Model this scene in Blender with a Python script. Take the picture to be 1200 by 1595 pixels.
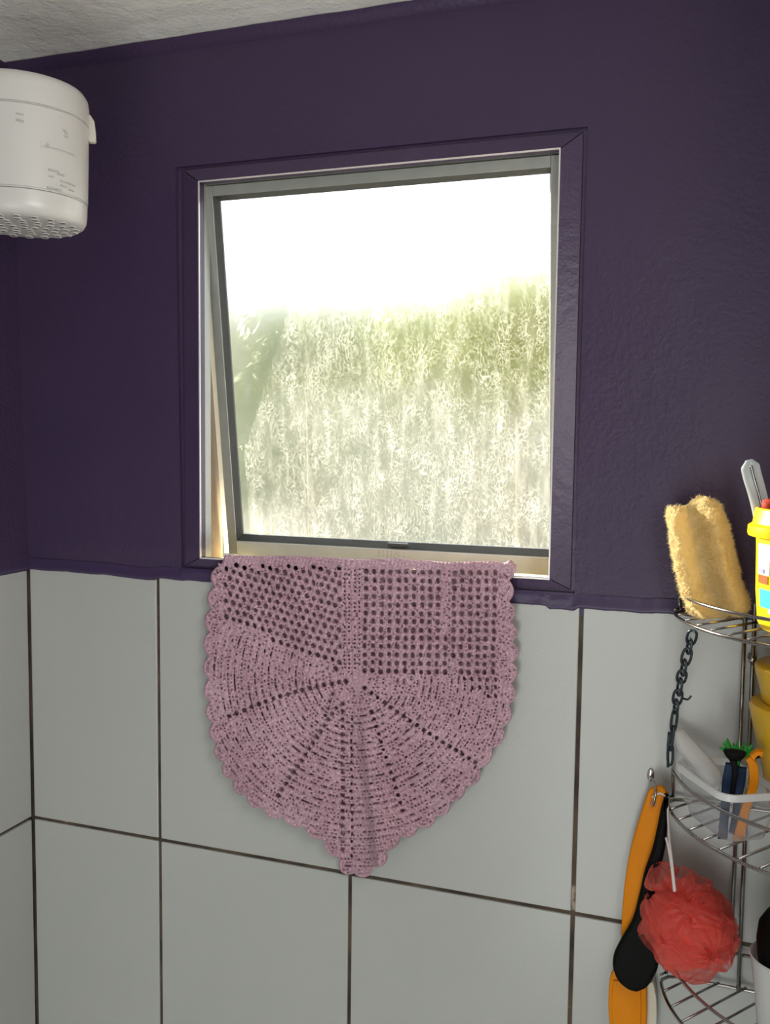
import bpy, bmesh, math, random
import numpy as np
from mathutils import Vector, Matrix, noise as mnoise

random.seed(7)
rng = np.random.default_rng(7)
SC = bpy.context.scene
for o in list(bpy.data.objects):
    bpy.data.objects.remove(o)
COL = SC.collection

# ------------------------------------------------------------------ camera, world, sun, lamps, exposure
CAM_F = 1427.43                                       # focal length in pixels of a 1200 px wide frame
CAM_C = np.array([0.8085, -1.2360, 0.6493])
CAM_M = np.array([[0.9442, -0.0369, 0.3272], [0.3291, 0.0711, -0.9416], [0.0115, 0.9968, 0.0792]])
cd = bpy.data.cameras.new('camera')
cd.sensor_fit = 'HORIZONTAL'
cd.sensor_width = 36.0
cd.lens = CAM_F * 36.0 / 1200.0
cd.clip_start = 0.02
cam = bpy.data.objects.new('camera', cd)
COL.objects.link(cam)
m4 = Matrix.Identity(4)
for i in range(3):
    for j in range(3):
        m4[i][j] = CAM_M[i][j]
    m4[i][3] = CAM_C[i]
cam.matrix_world = m4
SC.camera = cam

SKY_STRENGTH = 1.0
SUN_STRENGTH = 66.0
DOOR_W = 6.8
SIDE_W = 3.8
SC.view_settings.view_transform = 'Standard'
SC.view_settings.look = 'None'
SC.view_settings.gamma = 1.0
SC.view_settings.use_curve_mapping = False
SC.view_settings.exposure = 0.9

w = bpy.data.worlds.new('sky')
SC.world = w
w.use_nodes = True
nt = w.node_tree
bg = nt.nodes['Background']
# bright hazy sky: white overcast near the horizon, a little bluer towards the zenith
tc = nt.nodes.new('ShaderNodeTexCoord')
sx = nt.nodes.new('ShaderNodeSeparateXYZ')
cr = nt.nodes.new('ShaderNodeValToRGB')
cr.color_ramp.elements[0].position = 0.0
cr.color_ramp.elements[0].color = (1.0, 0.98, 0.95, 1)
cr.color_ramp.elements[1].position = 0.8
cr.color_ramp.elements[1].color = (0.62, 0.78, 1.0, 1)
nt.links.new(tc.outputs['Generated'], sx.inputs[0])
nt.links.new(sx.outputs['Z'], cr.inputs[0])
nt.links.new(cr.outputs[0], bg.inputs[0])
bg.inputs[1].default_value = 1.6 * SKY_STRENGTH

sd = bpy.data.lights.new('sun', 'SUN')
sd.energy = SUN_STRENGTH
sd.angle = math.radians(1.2)
sd.color = (1.0, 0.90, 0.74)
so = bpy.data.objects.new('sun', sd)
COL.objects.link(so)
sun_dir = Vector((1.0, -0.33, -0.27)).normalized()
so.rotation_euler = sun_dir.to_track_quat('-Z', 'Y').to_euler()
so.location = (-3, 2, 3)

ld = bpy.data.lights.new('added_door_light', 'AREA')       # area light added to fill the room, set in the unseen doorway
ld.shape = 'RECTANGLE'
ld.size = 0.70
ld.size_y = 1.6
ld.energy = DOOR_W
ld.color = (0.96, 1.0, 0.99)
lo = bpy.data.objects.new('added_door_light', ld)
lo.location = (0.58, -1.995, -0.42)
lo.rotation_euler = (math.radians(90), 0, 0)
COL.objects.link(lo)
l2 = bpy.data.lights.new('added_side_light', 'AREA')   # area light added for the light from the right, no window seen
l2.shape = 'RECTANGLE'
l2.size = 0.50
l2.size_y = 0.45
l2.energy = SIDE_W
l2.color = (1.0, 0.98, 0.95)
l2o = bpy.data.objects.new('added_side_light', l2)
l2o.location = (0.992, -0.85, 0.76)
l2o.rotation_euler = (math.radians(90), 0, math.radians(90))
COL.objects.link(l2o)
SC.cycles.use_denoising = True
SC.cycles.max_bounces = 14
SC.cycles.transparent_max_bounces = 16
SC.cycles.transmission_bounces = 10
SC.cycles.sample_clamp_indirect = 6.0
SC.cycles.blur_glossy = 0.6


# ------------------------------------------------------------------ helpers
def px(u, v, Y):
    """point on the vertical plane y = Y that stands at photo position (u, v)"""
    d = CAM_M @ np.array([(u - 600) / CAM_F, (797.5 - v) / CAM_F, -1.0])
    t = (Y - CAM_C[1]) / d[1]
    return Vector(CAM_C + t * d)


def lin(c):
    return tuple((x / 12.92 if x <= 0.04045 else ((x + 0.055) / 1.055) ** 2.4) for x in c)


def rgb(r, g, b):
    return lin((r / 255, g / 255, b / 255)) + (1.0,)


def tag(o, label=None, cat=None, group=None, kind=None):
    if label: o['label'] = label
    if cat: o['category'] = cat
    if group: o['group'] = group
    if kind: o['kind'] = kind
    return o


def empty(name, loc=(0, 0, 0), parent=None):
    o = bpy.data.objects.new(name, None)
    o.empty_display_size = 0.03
    o.location = loc
    COL.objects.link(o)
    if parent:
        o.parent = parent
        o.matrix_parent_inverse = Matrix.Translation(-Vector(parent.matrix_world.translation)) if False else Matrix.Identity(4)
    return o


def mesh_obj(name, verts, faces, mat, parent=None, smooth=False, origin=None):
    """verts are world positions; the object origin goes to `origin` (default: parent's location)"""
    me = bpy.data.meshes.new(name)
    par_loc = Vector(parent['_o']) if (parent and '_o' in parent) else Vector((0, 0, 0))
    if origin is None:
        org = par_loc
    else:
        org = Vector(origin)
    vv = np.asarray(verts, float) - np.array(org)
    me.from_pydata([tuple(v) for v in vv], [], [tuple(int(i) for i in f) for f in faces])
    me.update()
    if smooth:
        me.polygons.foreach_set('use_smooth', [True] * len(me.polygons))
    if mat:
        me.materials.append(mat)
    o = bpy.data.objects.new(name, me)
    COL.objects.link(o)
    o['_o'] = tuple(org)
    if parent:
        o.parent = parent
        o.location = org - par_loc
    else:
        o.location = org
    return o


def thing(name, label, cat, loc, group=None, kind=None, parent=None):
    o = bpy.data.objects.new(name, None)
    o.empty_display_size = 0.03
    COL.objects.link(o)
    o['_o'] = tuple(loc)
    if parent:
        o.parent = parent
        o.location = Vector(loc) - Vector(parent['_o'])
    else:
        o.location = loc
    tag(o, label, cat, group, kind)
    return o


class MB:
    def __init__(s):
        s.v, s.f = [], []

    def add(s, v, f):
        n = len(s.v)
        s.v += [tuple(x) for x in v]
        s.f += [tuple(i + n for i in q) for q in f]
        return s

    def box(s, x0, x1, y0, y1, z0, z1, bev=0.0):
        bm = bmesh.new()
        bmesh.ops.create_cube(bm, size=1)
        for v in bm.verts:
            v.co = Vector(((x0 + x1) / 2 + v.co.x * (x1 - x0), (y0 + y1) / 2 + v.co.y * (y1 - y0), (z0 + z1) / 2 + v.co.z * (z1 - z0)))
        if bev:
            bmesh.ops.bevel(bm, geom=bm.edges[:], offset=bev, segments=2, affect='EDGES', profile=0.5)
        bm.verts.index_update()
        s.add([v.co.copy() for v in bm.verts], [[v.index for v in f.verts] for f in bm.faces])
        bm.free()
        return s

    def tube(s, pts, r, n=8, closed=False, cap=True):
        P = [Vector(p) for p in pts]
        m = len(P)
        rr = r if hasattr(r, '__len__') else [r] * m
        up = None
        rings = []
        for i in range(m):
            if closed:
                t = (P[(i + 1) % m] - P[i - 1])
            else:
                t = P[min(i + 1, m - 1)] - P[max(i - 1, 0)]
            if t.length < 1e-9: t = Vector((0, 0, 1))
            t.normalize()
            if up is None:
                up = t.orthogonal().normalized()
            up = (up - t * up.dot(t))
            if up.length < 1e-6: up = t.orthogonal()
            up.normalize()
            b = t.cross(up)
            rings.append([P[i] + (up * math.cos(a) + b * math.sin(a)) * rr[i] for a in [2 * math.pi * k / n for k in range(n)]])
        base = len(s.v)
        for R_ in rings:
            s.v += [tuple(q) for q in R_]
        L = m if closed else m - 1
        for i in range(L):
            j = (i + 1) % m
            off = 0
            if closed and j == 0:
                d = [(rings[0][k] - rings[i][0]).length for k in range(n)]
                off = d.index(min(d))
            for k in range(n):
                s.f.append((base + i * n + k, base + i * n + (k + 1) % n, base + j * n + (k + 1 + off) % n, base + j * n + (k + off) % n))
        if cap and not closed:
            s.f.append(tuple(base + k for k in range(n))[::-1])
            s.f.append(tuple(base + (m - 1) * n + k for k in range(n)))
        return s

    def lathe(s, prof, c=(0, 0, 0), n=48, sx=1.0, sy=1.0, axis=None):
        """prof: list of (r, z)"""
        base = len(s.v)
        for r, z in prof:
            for k in range(n):
                a = 2 * math.pi * k / n
                s.v.append((c[0] + r * math.cos(a) * sx, c[1] + r * math.sin(a) * sy, c[2] + z))
        for i in range(len(prof) - 1):
            for k in range(n):
                s.f.append((base + i * n + k, base + i * n + (k + 1) % n, base + (i + 1) * n + (k + 1) % n, base + (i + 1) * n + k))
        if prof[0][0] > 1e-6: s.f.append(tuple(base + k for k in range(n))[::-1])
        if prof[-1][0] > 1e-6: s.f.append(tuple(base + (len(prof) - 1) * n + k for k in range(n)))
        return s

    def build(s, name, mat, parent=None, smooth=False, origin=None):
        return mesh_obj(name, s.v, s.f, mat, parent, smooth, origin)


def autosmooth(o, deg=35):
    me = o.data
    bm = bmesh.new()
    bm.from_mesh(me)
    bmesh.ops.remove_doubles(bm, verts=bm.verts, dist=1e-6)
    bmesh.ops.recalc_face_normals(bm, faces=bm.faces)
    for e in bm.edges:
        if len(e.link_faces) == 2 and e.calc_face_angle(0) > math.radians(deg):
            e.smooth = False
    for f in bm.faces: f.smooth = True
    bm.to_mesh(me)
    bm.free()
    return o


def spline(pts, n=8):
    P = [np.array(p, float) for p in pts]
    P = [2 * P[0] - P[1]] + P + [2 * P[-1] - P[-2]]
    out = []
    for i in range(1, len(P) - 2):
        for k in range(n):
            t = k / n
            out.append(0.5 * ((2 * P[i]) + (-P[i - 1] + P[i + 1]) * t + (2 * P[i - 1] - 5 * P[i] + 4 * P[i + 1] - P[i + 2]) * t * t + (-P[i - 1] + 3 * P[i] - 3 * P[i + 1] + P[i + 2]) * t ** 3))
    out.append(P[-2])
    return out


def ribbon_prism(left, right, Y, thick, bev=0.002):
    """closed plate whose outline runs down `left` and up `right` (photo positions put on plane y = Y)"""
    pts = [px(a, b, Y) for a, b in left] + [px(a, b, Y) for a, b in reversed(right)]
    bm = bmesh.new()
    vs = [bm.verts.new(p) for p in pts]
    f = bm.faces.new(vs)
    r = bmesh.ops.extrude_face_region(bm, geom=[f])
    for e in r['geom']:
        if isinstance(e, bmesh.types.BMVert):
            e.co.y += thick
    bmesh.ops.recalc_face_normals(bm, faces=bm.faces)
    if bev:
        es = [e for e in bm.edges if abs(e.verts[0].co.y - e.verts[1].co.y) < 1e-6]
        bmesh.ops.bevel(bm, geom=es, offset=bev, segments=3, affect='EDGES', profile=0.5)
    bm.verts.index_update()
    mb = MB()
    mb.add([v.co.copy() for v in bm.verts], [[v.index for v in f.verts] for f in bm.faces])
    bm.free()
    return mb


# ------------------------------------------------------------------ materials
def new_mat(name):
    m = bpy.data.materials.new(name)
    m.use_nodes = True
    return m, m.node_tree, m.node_tree.nodes['Principled BSDF']


def mat(name, col, rough=0.5, metal=0.0, bump=None, var=None, sss=0, spec=None, coat=0, trans=0, alpha=None, coord='Object'):
    m, t, p = new_mat(name)
    p.inputs['Base Color'].default_value = col
    p.inputs['Roughness'].default_value = rough
    p.inputs['Metallic'].default_value = metal
    if spec is not None: p.inputs['Specular IOR Level'].default_value = spec
    if coat: p.inputs['Coat Weight'].default_value = coat
    if trans: p.inputs['Transmission Weight'].default_value = trans
    if alpha is not None: p.inputs['Alpha'].default_value = alpha
    if sss:
        p.inputs['Subsurface Weight'].default_value = sss
        p.inputs['Subsurface Radius'].default_value = (0.004, 0.003, 0.002)
    c = t.nodes.new('ShaderNodeTexCoord')
    if bump:
        prev = None
        for (scale, dist, detail) in bump:
            n = t.nodes.new('ShaderNodeTexNoise')
            n.inputs['Scale'].default_value = scale
            n.inputs['Detail'].default_value = detail
            b = t.nodes.new('ShaderNodeBump')
            b.inputs['Distance'].default_value = dist
            b.inputs['Strength'].default_value = 1.0
            t.links.new(c.outputs[coord], n.inputs['Vector'])
            t.links.new(n.outputs['Fac'], b.inputs['Height'])
            if prev: t.links.new(prev.outputs[0], b.inputs['Normal'])
            prev = b
        t.links.new(prev.outputs[0], p.inputs['Normal'])
    if var:
        scale, amt, col2 = var
        n = t.nodes.new('ShaderNodeTexNoise')
        n.inputs['Scale'].default_value = scale
        n.inputs['Detail'].default_value = 6
        r = t.nodes.new('ShaderNodeValToRGB')
        r.color_ramp.elements[0].position = 0.5 - amt
        r.color_ramp.elements[1].position = 0.5 + amt
        r.color_ramp.elements[0].color = col
        r.color_ramp.elements[1].color = col2
        t.links.new(c.outputs[coord], n.inputs['Vector'])
        t.links.new(n.outputs['Fac'], r.inputs[0])
        t.links.new(r.outputs[0], p.inputs['Base Color'])
    return m


M = {}
M['purple'] = mat('purple_paint', rgb(68, 53, 81), 0.42, bump=[(9, 0.003, 3), (150, 0.0011, 4), (480, 0.00025, 2)], var=(5, 0.35, rgb(61, 47, 75)), spec=0.3)
M['purple_trim'] = mat('purple_gloss_paint', rgb(66, 51, 78), 0.36, bump=[(60, 0.0010, 4), (300, 0.0003, 2)], var=(22, 0.3, rgb(73, 57, 86)), spec=0.45)
M['purple_drip'] = mat('purple_drip_paint', rgb(64, 50, 82), 0.38, bump=[(70, 0.001, 4)], spec=0.4)
M['tile'] = mat('glazed_white_tile', rgb(178, 179, 175), 0.22, bump=[(6, 0.0008, 2), (240, 0.00012, 3)], var=(3, 0.3, rgb(171, 172, 169)), spec=0.4)
M['ceiling'] = mat('ceiling_plaster', rgb(240, 240, 234), 0.8, bump=[(40, 0.003, 5), (160, 0.001, 3)], var=(14, 0.3, rgb(226, 224, 216)))
M['white_plastic'] = mat('white_plastic', rgb(196, 194, 190), 0.32, sss=0.0, spec=0.5)
M['white_plastic2'] = mat('ivory_plastic', rgb(196, 192, 180), 0.4)
M['seam'] = mat('dark_seam', rgb(110, 98, 98), 0.7)
M['holes'] = mat('nozzle_hole', rgb(96, 92, 86), 0.8)
M['print'] = mat('grey_print', rgb(168, 168, 166), 0.5)
M['alu'] = mat('anodised_aluminium', rgb(168, 170, 164), 0.42, metal=0.35, bump=[(300, 0.0001, 3)], var=(25, 0.3, rgb(154, 156, 150)))
M['alu_lit_lip'] = mat('lit_aluminium_lip', rgb(225, 218, 216), 0.3, metal=0.4)  # lighter copy, painted for the sky light the thin lip catches
M['alu_lit_chalky'] = mat('lit_limescaled_aluminium', rgb(214, 216, 208), 0.5, metal=0.1, bump=[(200, 0.0002, 3)], var=(30, 0.3, rgb(200, 202, 194)))  # lighter copy: light on the bottom rail painted in, plus limescale
M['gasket'] = mat('grey_glazing_bead', rgb(62, 64, 62), 0.5, bump=[(200, 0.0003, 3)])
M['chrome'] = mat('chrome_wire', (0.40, 0.38, 0.36, 1), 0.18, metal=1.0)
M['chain'] = mat('dark_blue_plastic', rgb(20, 36, 46), 0.22, spec=0.7)
M['black'] = mat('matt_black_plastic', (0.0022, 0.002, 0.002, 1), 0.6, spec=0.12)
M['orange'] = mat('orange_plastic', rgb(228, 138, 0), 0.5, spec=0.15, var=(20, 0.3, rgb(212, 124, 0)), bump=[(60, 0.0004, 2)])
M['yellow'] = mat('yellow_plastic', rgb(255, 214, 10), 0.35)
M['mustard'] = mat('mustard_plastic', rgb(206, 164, 34), 0.28, spec=0.6)
M['green'] = mat('green_silicone', rgb(30, 150, 48), 0.4)
M['navy'] = mat('navy_plastic', rgb(10, 34, 66), 0.5, spec=0.2)
M['cord'] = mat('white_cord', rgb(214, 204, 200), 0.7)
M['bristle'] = mat('pale_bristles', rgb(214, 206, 188), 0.8)
M['label_white'] = mat('label_white', rgb(240, 240, 240), 0.4)
M['label_blue'] = mat('label_blue', rgb(60, 190, 215), 0.4)
M['label_brown'] = mat('label_brown', rgb(150, 84, 20), 0.4)
M['label_violet'] = mat('label_violet', rgb(150, 150, 215), 0.4)
def m_fibre(name, c1, c2, bump):
    m = mat(name, c1, 0.95, bump=bump, var=(45, 0.25, c2), spec=0.1)
    t = m.node_tree
    tl = t.nodes.new('ShaderNodeBsdfTranslucent'); tl.inputs[0].default_value = c1
    mx = t.nodes.new('ShaderNodeMixShader'); mx.inputs[0].default_value = 0.55
    t.links.new(t.nodes['Principled BSDF'].outputs[0], mx.inputs[1]); t.links.new(tl.outputs[0], mx.inputs[2])
    t.links.new(mx.outputs[0], t.nodes['Material Output'].inputs[0])
    return m


M['sponge'] = m_fibre('loofah_fibre', rgb(252, 236, 188), rgb(242, 216, 150), [(260, 0.004, 5), (700, 0.001, 3)])
M['fibre'] = m_fibre('loofah_hair', rgb(252, 236, 190), rgb(246, 224, 170), None)
M['red_item'] = mat('red_plastic', rgb(160, 50, 30), 0.4)
M['concrete'] = mat('outside_concrete', rgb(88, 88, 84), 0.9, bump=[(30, 0.004, 4)], var=(3, 0.3, rgb(78, 78, 74)))
M['pale_render'] = mat('pale_render', rgb(146, 144, 122), 0.9, bump=[(10, 0.004, 4)])
M['reveal'] = mat('outer_jamb_plaster', rgb(150, 132, 110), 0.9, bump=[(50, 0.003, 4)])
M['sill'] = mat('ochre_sill_plaster', rgb(210, 196, 150), 0.9, bump=[(80, 0.002, 4)], var=(30, 0.2, rgb(226, 206, 150)))
M['leaf'] = mat('sunlit_leaves', rgb(108, 118, 24), 0.6, var=(2, 0.3, rgb(122, 128, 34)))
M['leaf2'] = mat('olive_leaves', rgb(80, 96, 44), 0.6, var=(2, 0.3, rgb(92, 106, 56)))
M['bark'] = mat('bark', rgb(96, 78, 60), 0.9, bump=[(30, 0.01, 4)])
M['seal'] = None
M['floor'] = mat('pale_floor_tile', rgb(232, 230, 224), 0.4)


def m_grout():
    m, t, p = new_mat('dark_grout')
    p.inputs['Roughness'].default_value = 0.9
    c = t.nodes.new('ShaderNodeTexCoord')
    n = t.nodes.new('ShaderNodeTexNoise')
    n.inputs['Scale'].default_value = 13
    n.inputs['Detail'].default_value = 4
    r = t.nodes.new('ShaderNodeValToRGB')
    e = r.color_ramp.elements
    e[0].position = 0.38; e[0].color = rgb(52, 42, 36)
    e[1].position = 0.56; e[1].color = rgb(82, 70, 58)
    x = e.new(0.66); x.color = rgb(92, 78, 64)
    x = e.new(0.69); x.color = rgb(170, 155, 135)
    t.links.new(c.outputs['Object'], n.inputs['Vector'])
    t.links.new(n.outputs['Fac'], r.inputs[0])
    t.links.new(r.outputs[0], p.inputs['Base Color'])
    b = t.nodes.new('ShaderNodeBump'); b.inputs['Distance'].default_value = 0.001
    t.links.new(n.outputs['Fac'], b.inputs['Height'])
    t.links.new(b.outputs[0], p.inputs['Normal'])
    return m


M['grout'] = m_grout()


def m_seal():
    m, t, p = new_mat('white_translucent_strip')
    p.inputs['Base Color'].default_value = rgb(250, 246, 232)
    p.inputs['Roughness'].default_value = 0.6
    tr = t.nodes.new('ShaderNodeBsdfTranslucent'); tr.inputs[0].default_value = rgb(255, 250, 235)
    mx = t.nodes.new('ShaderNodeMixShader'); mx.inputs[0].default_value = 0.75
    out = t.nodes['Material Output']
    t.links.new(p.outputs[0], mx.inputs[1]); t.links.new(tr.outputs[0], mx.inputs[2]); t.links.new(mx.outputs[0], out.inputs[0])
    return m


M['seal'] = m_seal()


def m_glass():
    """hammered, limescale-streaked glass: rough refraction, a translucent film, and a thin straight-through share"""
    m, t, p = new_mat('streaked_textured_glass')
    L = t.links.new
    out = t.nodes['Material Output']
    t.nodes.remove(p)
    c = t.nodes.new('ShaderNodeTexCoord')
    mp = t.nodes.new('ShaderNodeMapping'); mp.inputs['Scale'].default_value = (1.0, 1.0, 0.55)
    L(c.outputs['Object'], mp.inputs[0])
    wn = t.nodes.new('ShaderNodeTexNoise'); wn.inputs['Scale'].default_value = 45; wn.inputs['Detail'].default_value = 3
    L(mp.outputs[0], wn.inputs['Vector'])
    add = t.nodes.new('ShaderNodeVectorMath'); add.operation = 'MULTIPLY_ADD'
    add.inputs[1].default_value = (0.05, 0.05, 0.05)
    L(wn.outputs['Color'], add.inputs[0]); L(mp.outputs[0], add.inputs[2])
    vo = t.nodes.new('ShaderNodeTexVoronoi'); vo.feature = 'DISTANCE_TO_EDGE'; vo.inputs['Scale'].default_value = 150
    L(add.outputs[0], vo.inputs['Vector'])
    vr = t.nodes.new('ShaderNodeValToRGB')
    vr.color_ramp.elements[0].position = 0.0; vr.color_ramp.elements[0].color = (1, 1, 1, 1)
    vr.color_ramp.elements[1].position = 0.11; vr.color_ramp.elements[1].color = (0, 0, 0, 1)
    L(vo.outputs['Distance'], vr.inputs[0])
    # patchiness and vertical runs
    pn = t.nodes.new('ShaderNodeTexNoise'); pn.inputs['Scale'].default_value = 48; pn.inputs['Detail'].default_value = 5
    L(mp.outputs[0], pn.inputs['Vector'])
    pr = t.nodes.new('ShaderNodeValToRGB'); pr.color_ramp.elements[0].position = 0.32; pr.color_ramp.elements[1].position = 0.66
    L(pn.outputs['Fac'], pr.inputs[0])
    mul = t.nodes.new('ShaderNodeMath'); mul.operation = 'MULTIPLY'
    L(vr.outputs[0], mul.inputs[0]); L(pr.outputs[0], mul.inputs[1])
    mp2 = t.nodes.new('ShaderNodeMapping'); mp2.inputs['Scale'].default_value = (1.0, 1.0, 0.06)
    L(c.outputs['Object'], mp2.inputs[0])
    rn = t.nodes.new('ShaderNodeTexNoise'); rn.inputs['Scale'].default_value = 90; rn.inputs['Detail'].default_value = 4
    L(mp2.outputs[0], rn.inputs['Vector'])
    rr = t.nodes.new('ShaderNodeValToRGB'); rr.color_ramp.elements[0].position = 0.5; rr.color_ramp.elements[1].position = 0.75
    L(rn.outputs['Fac'], rr.inputs[0])
    fac = t.nodes.new('ShaderNodeMath'); fac.operation = 'MULTIPLY_ADD'; fac.use_clamp = True
    fac.inputs[1].default_value = 0.35
    L(rr.outputs[0], fac.inputs[0]); L(mul.outputs[0], fac.inputs[2])
    f2 = t.nodes.new('ShaderNodeMath'); f2.operation = 'MULTIPLY_ADD'
    f2.inputs[1].default_value = 0.085; f2.inputs[2].default_value = 0.008
    L(fac.outputs[0], f2.inputs[0])
    bp = t.nodes.new('ShaderNodeBump'); bp.inputs['Distance'].default_value = 0.00012; bp.inputs['Strength'].default_value = 0.8
    L(pn.outputs['Fac'], bp.inputs['Height'])
    rf = t.nodes.new('ShaderNodeBsdfRefraction'); rf.inputs['Roughness'].default_value = 0.27; rf.inputs['IOR'].default_value = 1.35
    rf.inputs['Color'].default_value = (0.97, 0.99, 0.97, 1)
    L(bp.outputs[0], rf.inputs['Normal'])
    tr = t.nodes.new('ShaderNodeBsdfTranslucent'); tr.inputs[0].default_value = (0.95, 0.96, 0.94, 1)
    tp = t.nodes.new('ShaderNodeBsdfTransparent')
    m1 = t.nodes.new('ShaderNodeMixShader'); L(f2.outputs[0], m1.inputs[0]); L(rf.outputs[0], m1.inputs[1]); L(tr.outputs[0], m1.inputs[2])
    m2 = t.nodes.new('ShaderNodeMixShader'); m2.inputs[0].default_value = 0.28
    L(m1.outputs[0], m2.inputs[1]); L(tp.outputs[0], m2.inputs[2])
    L(m2.outputs[0], out.inputs[0])
    return m


M['glass'] = m_glass()


def m_clear(name, col, alpha, rough=0.15, trans=0.3):
    m, t, p = new_mat(name)
    p.inputs['Base Color'].default_value = col
    p.inputs['Roughness'].default_value = rough
    tp = t.nodes.new('ShaderNodeBsdfTransparent'); tp.inputs[0].default_value = (0.93, 0.93, 0.94, 1)
    tl = t.nodes.new('ShaderNodeBsdfTranslucent'); tl.inputs[0].default_value = col
    ma = t.nodes.new('ShaderNodeMixShader'); ma.inputs[0].default_value = trans
    mx = t.nodes.new('ShaderNodeMixShader')
    lw = t.nodes.new('ShaderNodeLayerWeight'); lw.inputs[0].default_value = 0.35
    mr = t.nodes.new('ShaderNodeMapRange')
    mr.inputs[3].default_value = alpha; mr.inputs[4].default_value = min(1, alpha + 0.5)
    t.links.new(lw.outputs['Facing'], mr.inputs[0])
    t.links.new(mr.outputs[0], mx.inputs[0])
    t.links.new(p.outputs[0], ma.inputs[1]); t.links.new(tl.outputs[0], ma.inputs[2])
    t.links.new(tp.outputs[0], mx.inputs[1]); t.links.new(ma.outputs[0], mx.inputs[2])
    t.links.new(mx.outputs[0], t.nodes['Material Output'].inputs[0])
    return m


M['clear'] = m_clear('clear_plastic', rgb(228, 230, 236), 0.07)
M['frost'] = m_clear('frosted_plastic', rgb(240, 240, 240), 0.86)
M['silver_clear'] = m_clear('silvery_clear_plastic', rgb(200, 208, 212), 0.6, 0.12)
M['tulle'] = m_clear('coral_netting', rgb(255, 132, 118), 0.36, 0.30, 0.55)
M['tulle_core'] = mat('coral_netting_core', rgb(252, 98, 84), 0.6)


def m_crochet():
    m, t, p = new_mat('mauve_cotton_crochet')
    p.inputs['Roughness'].default_value = 0.9
    p.inputs['Specular IOR Level'].default_value = 0.15
    c = t.nodes.new('ShaderNodeTexCoord')
    n = t.nodes.new('ShaderNodeTexNoise'); n.inputs['Scale'].default_value = 14; n.inputs['Detail'].default_value = 5
    r = t.nodes.new('ShaderNodeValToRGB')
    r.color_ramp.elements[0].position = 0.35; r.color_ramp.elements[0].color = rgb(188, 154, 167)
    r.color_ramp.elements[1].position = 0.65; r.color_ramp.elements[1].color = rgb(203, 171, 183)
    t.links.new(c.outputs['Object'], n.inputs['Vector']); t.links.new(n.outputs['Fac'], r.inputs[0])
    nf = t.nodes.new('ShaderNodeTexNoise'); nf.inputs['Scale'].default_value = 330; nf.inputs['Detail'].default_value = 4; nf.inputs['Roughness'].default_value = 0.7
    rf_ = t.nodes.new('ShaderNodeValToRGB')
    rf_.color_ramp.elements[0].position = 0.36; rf_.color_ramp.elements[0].color = (0.72, 0.685, 0.70, 1)
    rf_.color_ramp.elements[1].position = 0.64; rf_.color_ramp.elements[1].color = (1.34, 1.31, 1.31, 1)
    mm = t.nodes.new('ShaderNodeMix'); mm.data_type = 'RGBA'; mm.blend_type = 'MULTIPLY'; mm.inputs[0].default_value = 1.0
    t.links.new(c.outputs['Object'], nf.inputs['Vector']); t.links.new(nf.outputs['Fac'], rf_.inputs[0])
    t.links.new(r.outputs[0], mm.inputs[6]); t.links.new(rf_.outputs[0], mm.inputs[7]); t.links.new(mm.outputs[2], p.inputs['Base Color'])
    n2 = t.nodes.new('ShaderNodeTexNoise'); n2.inputs['Scale'].default_value = 420; n2.inputs['Detail'].default_value = 3
    b = t.nodes.new('ShaderNodeBump'); b.inputs['Distance'].default_value = 0.0024
    t.links.new(c.outputs['Object'], n2.inputs['Vector']); t.links.new(n2.outputs['Fac'], b.inputs['Height']); t.links.new(b.outputs[0], p.inputs['Normal'])
    return m


M['crochet'] = m_crochet()

# ------------------------------------------------------------------ room shell
XL, XR, YB, ZF, ZC = -0.25, 1.0, -2.0, -1.25, 1.245      # room: left wall, right wall, rear wall, floor, ceiling
T = 0.33                                                # tile width, 5 mm joints
HX0, HX1, HZ0, HZ1 = 0.043, 0.650, 0.4455, 1.0555       # hole in the back wall


def grid_wall(x0, x1, z0, z1, hole, step, fn):
    """plaster sheet with a rectangular hole; fn(x, z) -> (x, y, z)"""
    xs = sorted(set([x0, x1, hole[0], hole[1]] + list(np.arange(x0, x1, step))))
    zs = sorted(set([z0, z1, hole[2], hole[3]] + list(np.arange(z0, z1, step))))
    idx, v, f = {}, [], []
    for i, x in enumerate(xs):
        for j, z in enumerate(zs):
            idx[i, j] = len(v)
            v.append(fn(x, z))
    for i in range(len(xs) - 1):
        for j in range(len(zs) - 1):
            cx, cz = (xs[i] + xs[i + 1]) / 2, (zs[j] + zs[j + 1]) / 2
            if hole[0] < cx < hole[1] and hole[2] < cz < hole[3]:
                continue
            f.append((idx[i, j], idx[i + 1, j], idx[i + 1, j + 1], idx[i, j + 1]))
    return v, f


def plaster_y(x, z):
    y = 0.0022 + 0.0012 * mnoise.noise(Vector((x * 7, z * 7, 1.3)))
    if z < 0.47:
        y += 0.0018 * (0.47 - z) / 0.04 if x < HX0 or x > HX1 else 0
    return y


def back_fn(x, z):
    lean = -0.020 * max(0, (z - 0.42)) / 0.82
    k = max(0, min(1, (0.3 - x) / 0.55))
    return (x + lean * k, plaster_y(x, z), z)


v, f = grid_wall(XL - 0.0, XR + 0.01, 0.415, ZC, (HX0, HX1, HZ0, HZ1), 0.03, back_fn)
# reveal of the hole, running back through the wall thickness
n0 = len(v)
for (x, z) in ((HX0, HZ0), (HX1, HZ0), (HX1, HZ1), (HX0, HZ1)):
    v += [(back_fn(x, z)[0], plaster_y(x, z), z), (x, 0.03, z)]
for k in range(4):
    a, b = n0 + 2 * k, n0 + 2 * ((k + 1) % 4)
    f.append((a, b, b + 1, a + 1))
wall_back = mesh_obj('wall_back', v, f, M['purple'], smooth=False)
tag(wall_back, 'purple painted plaster wall with the window, tiled white below', kind='structure')
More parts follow.
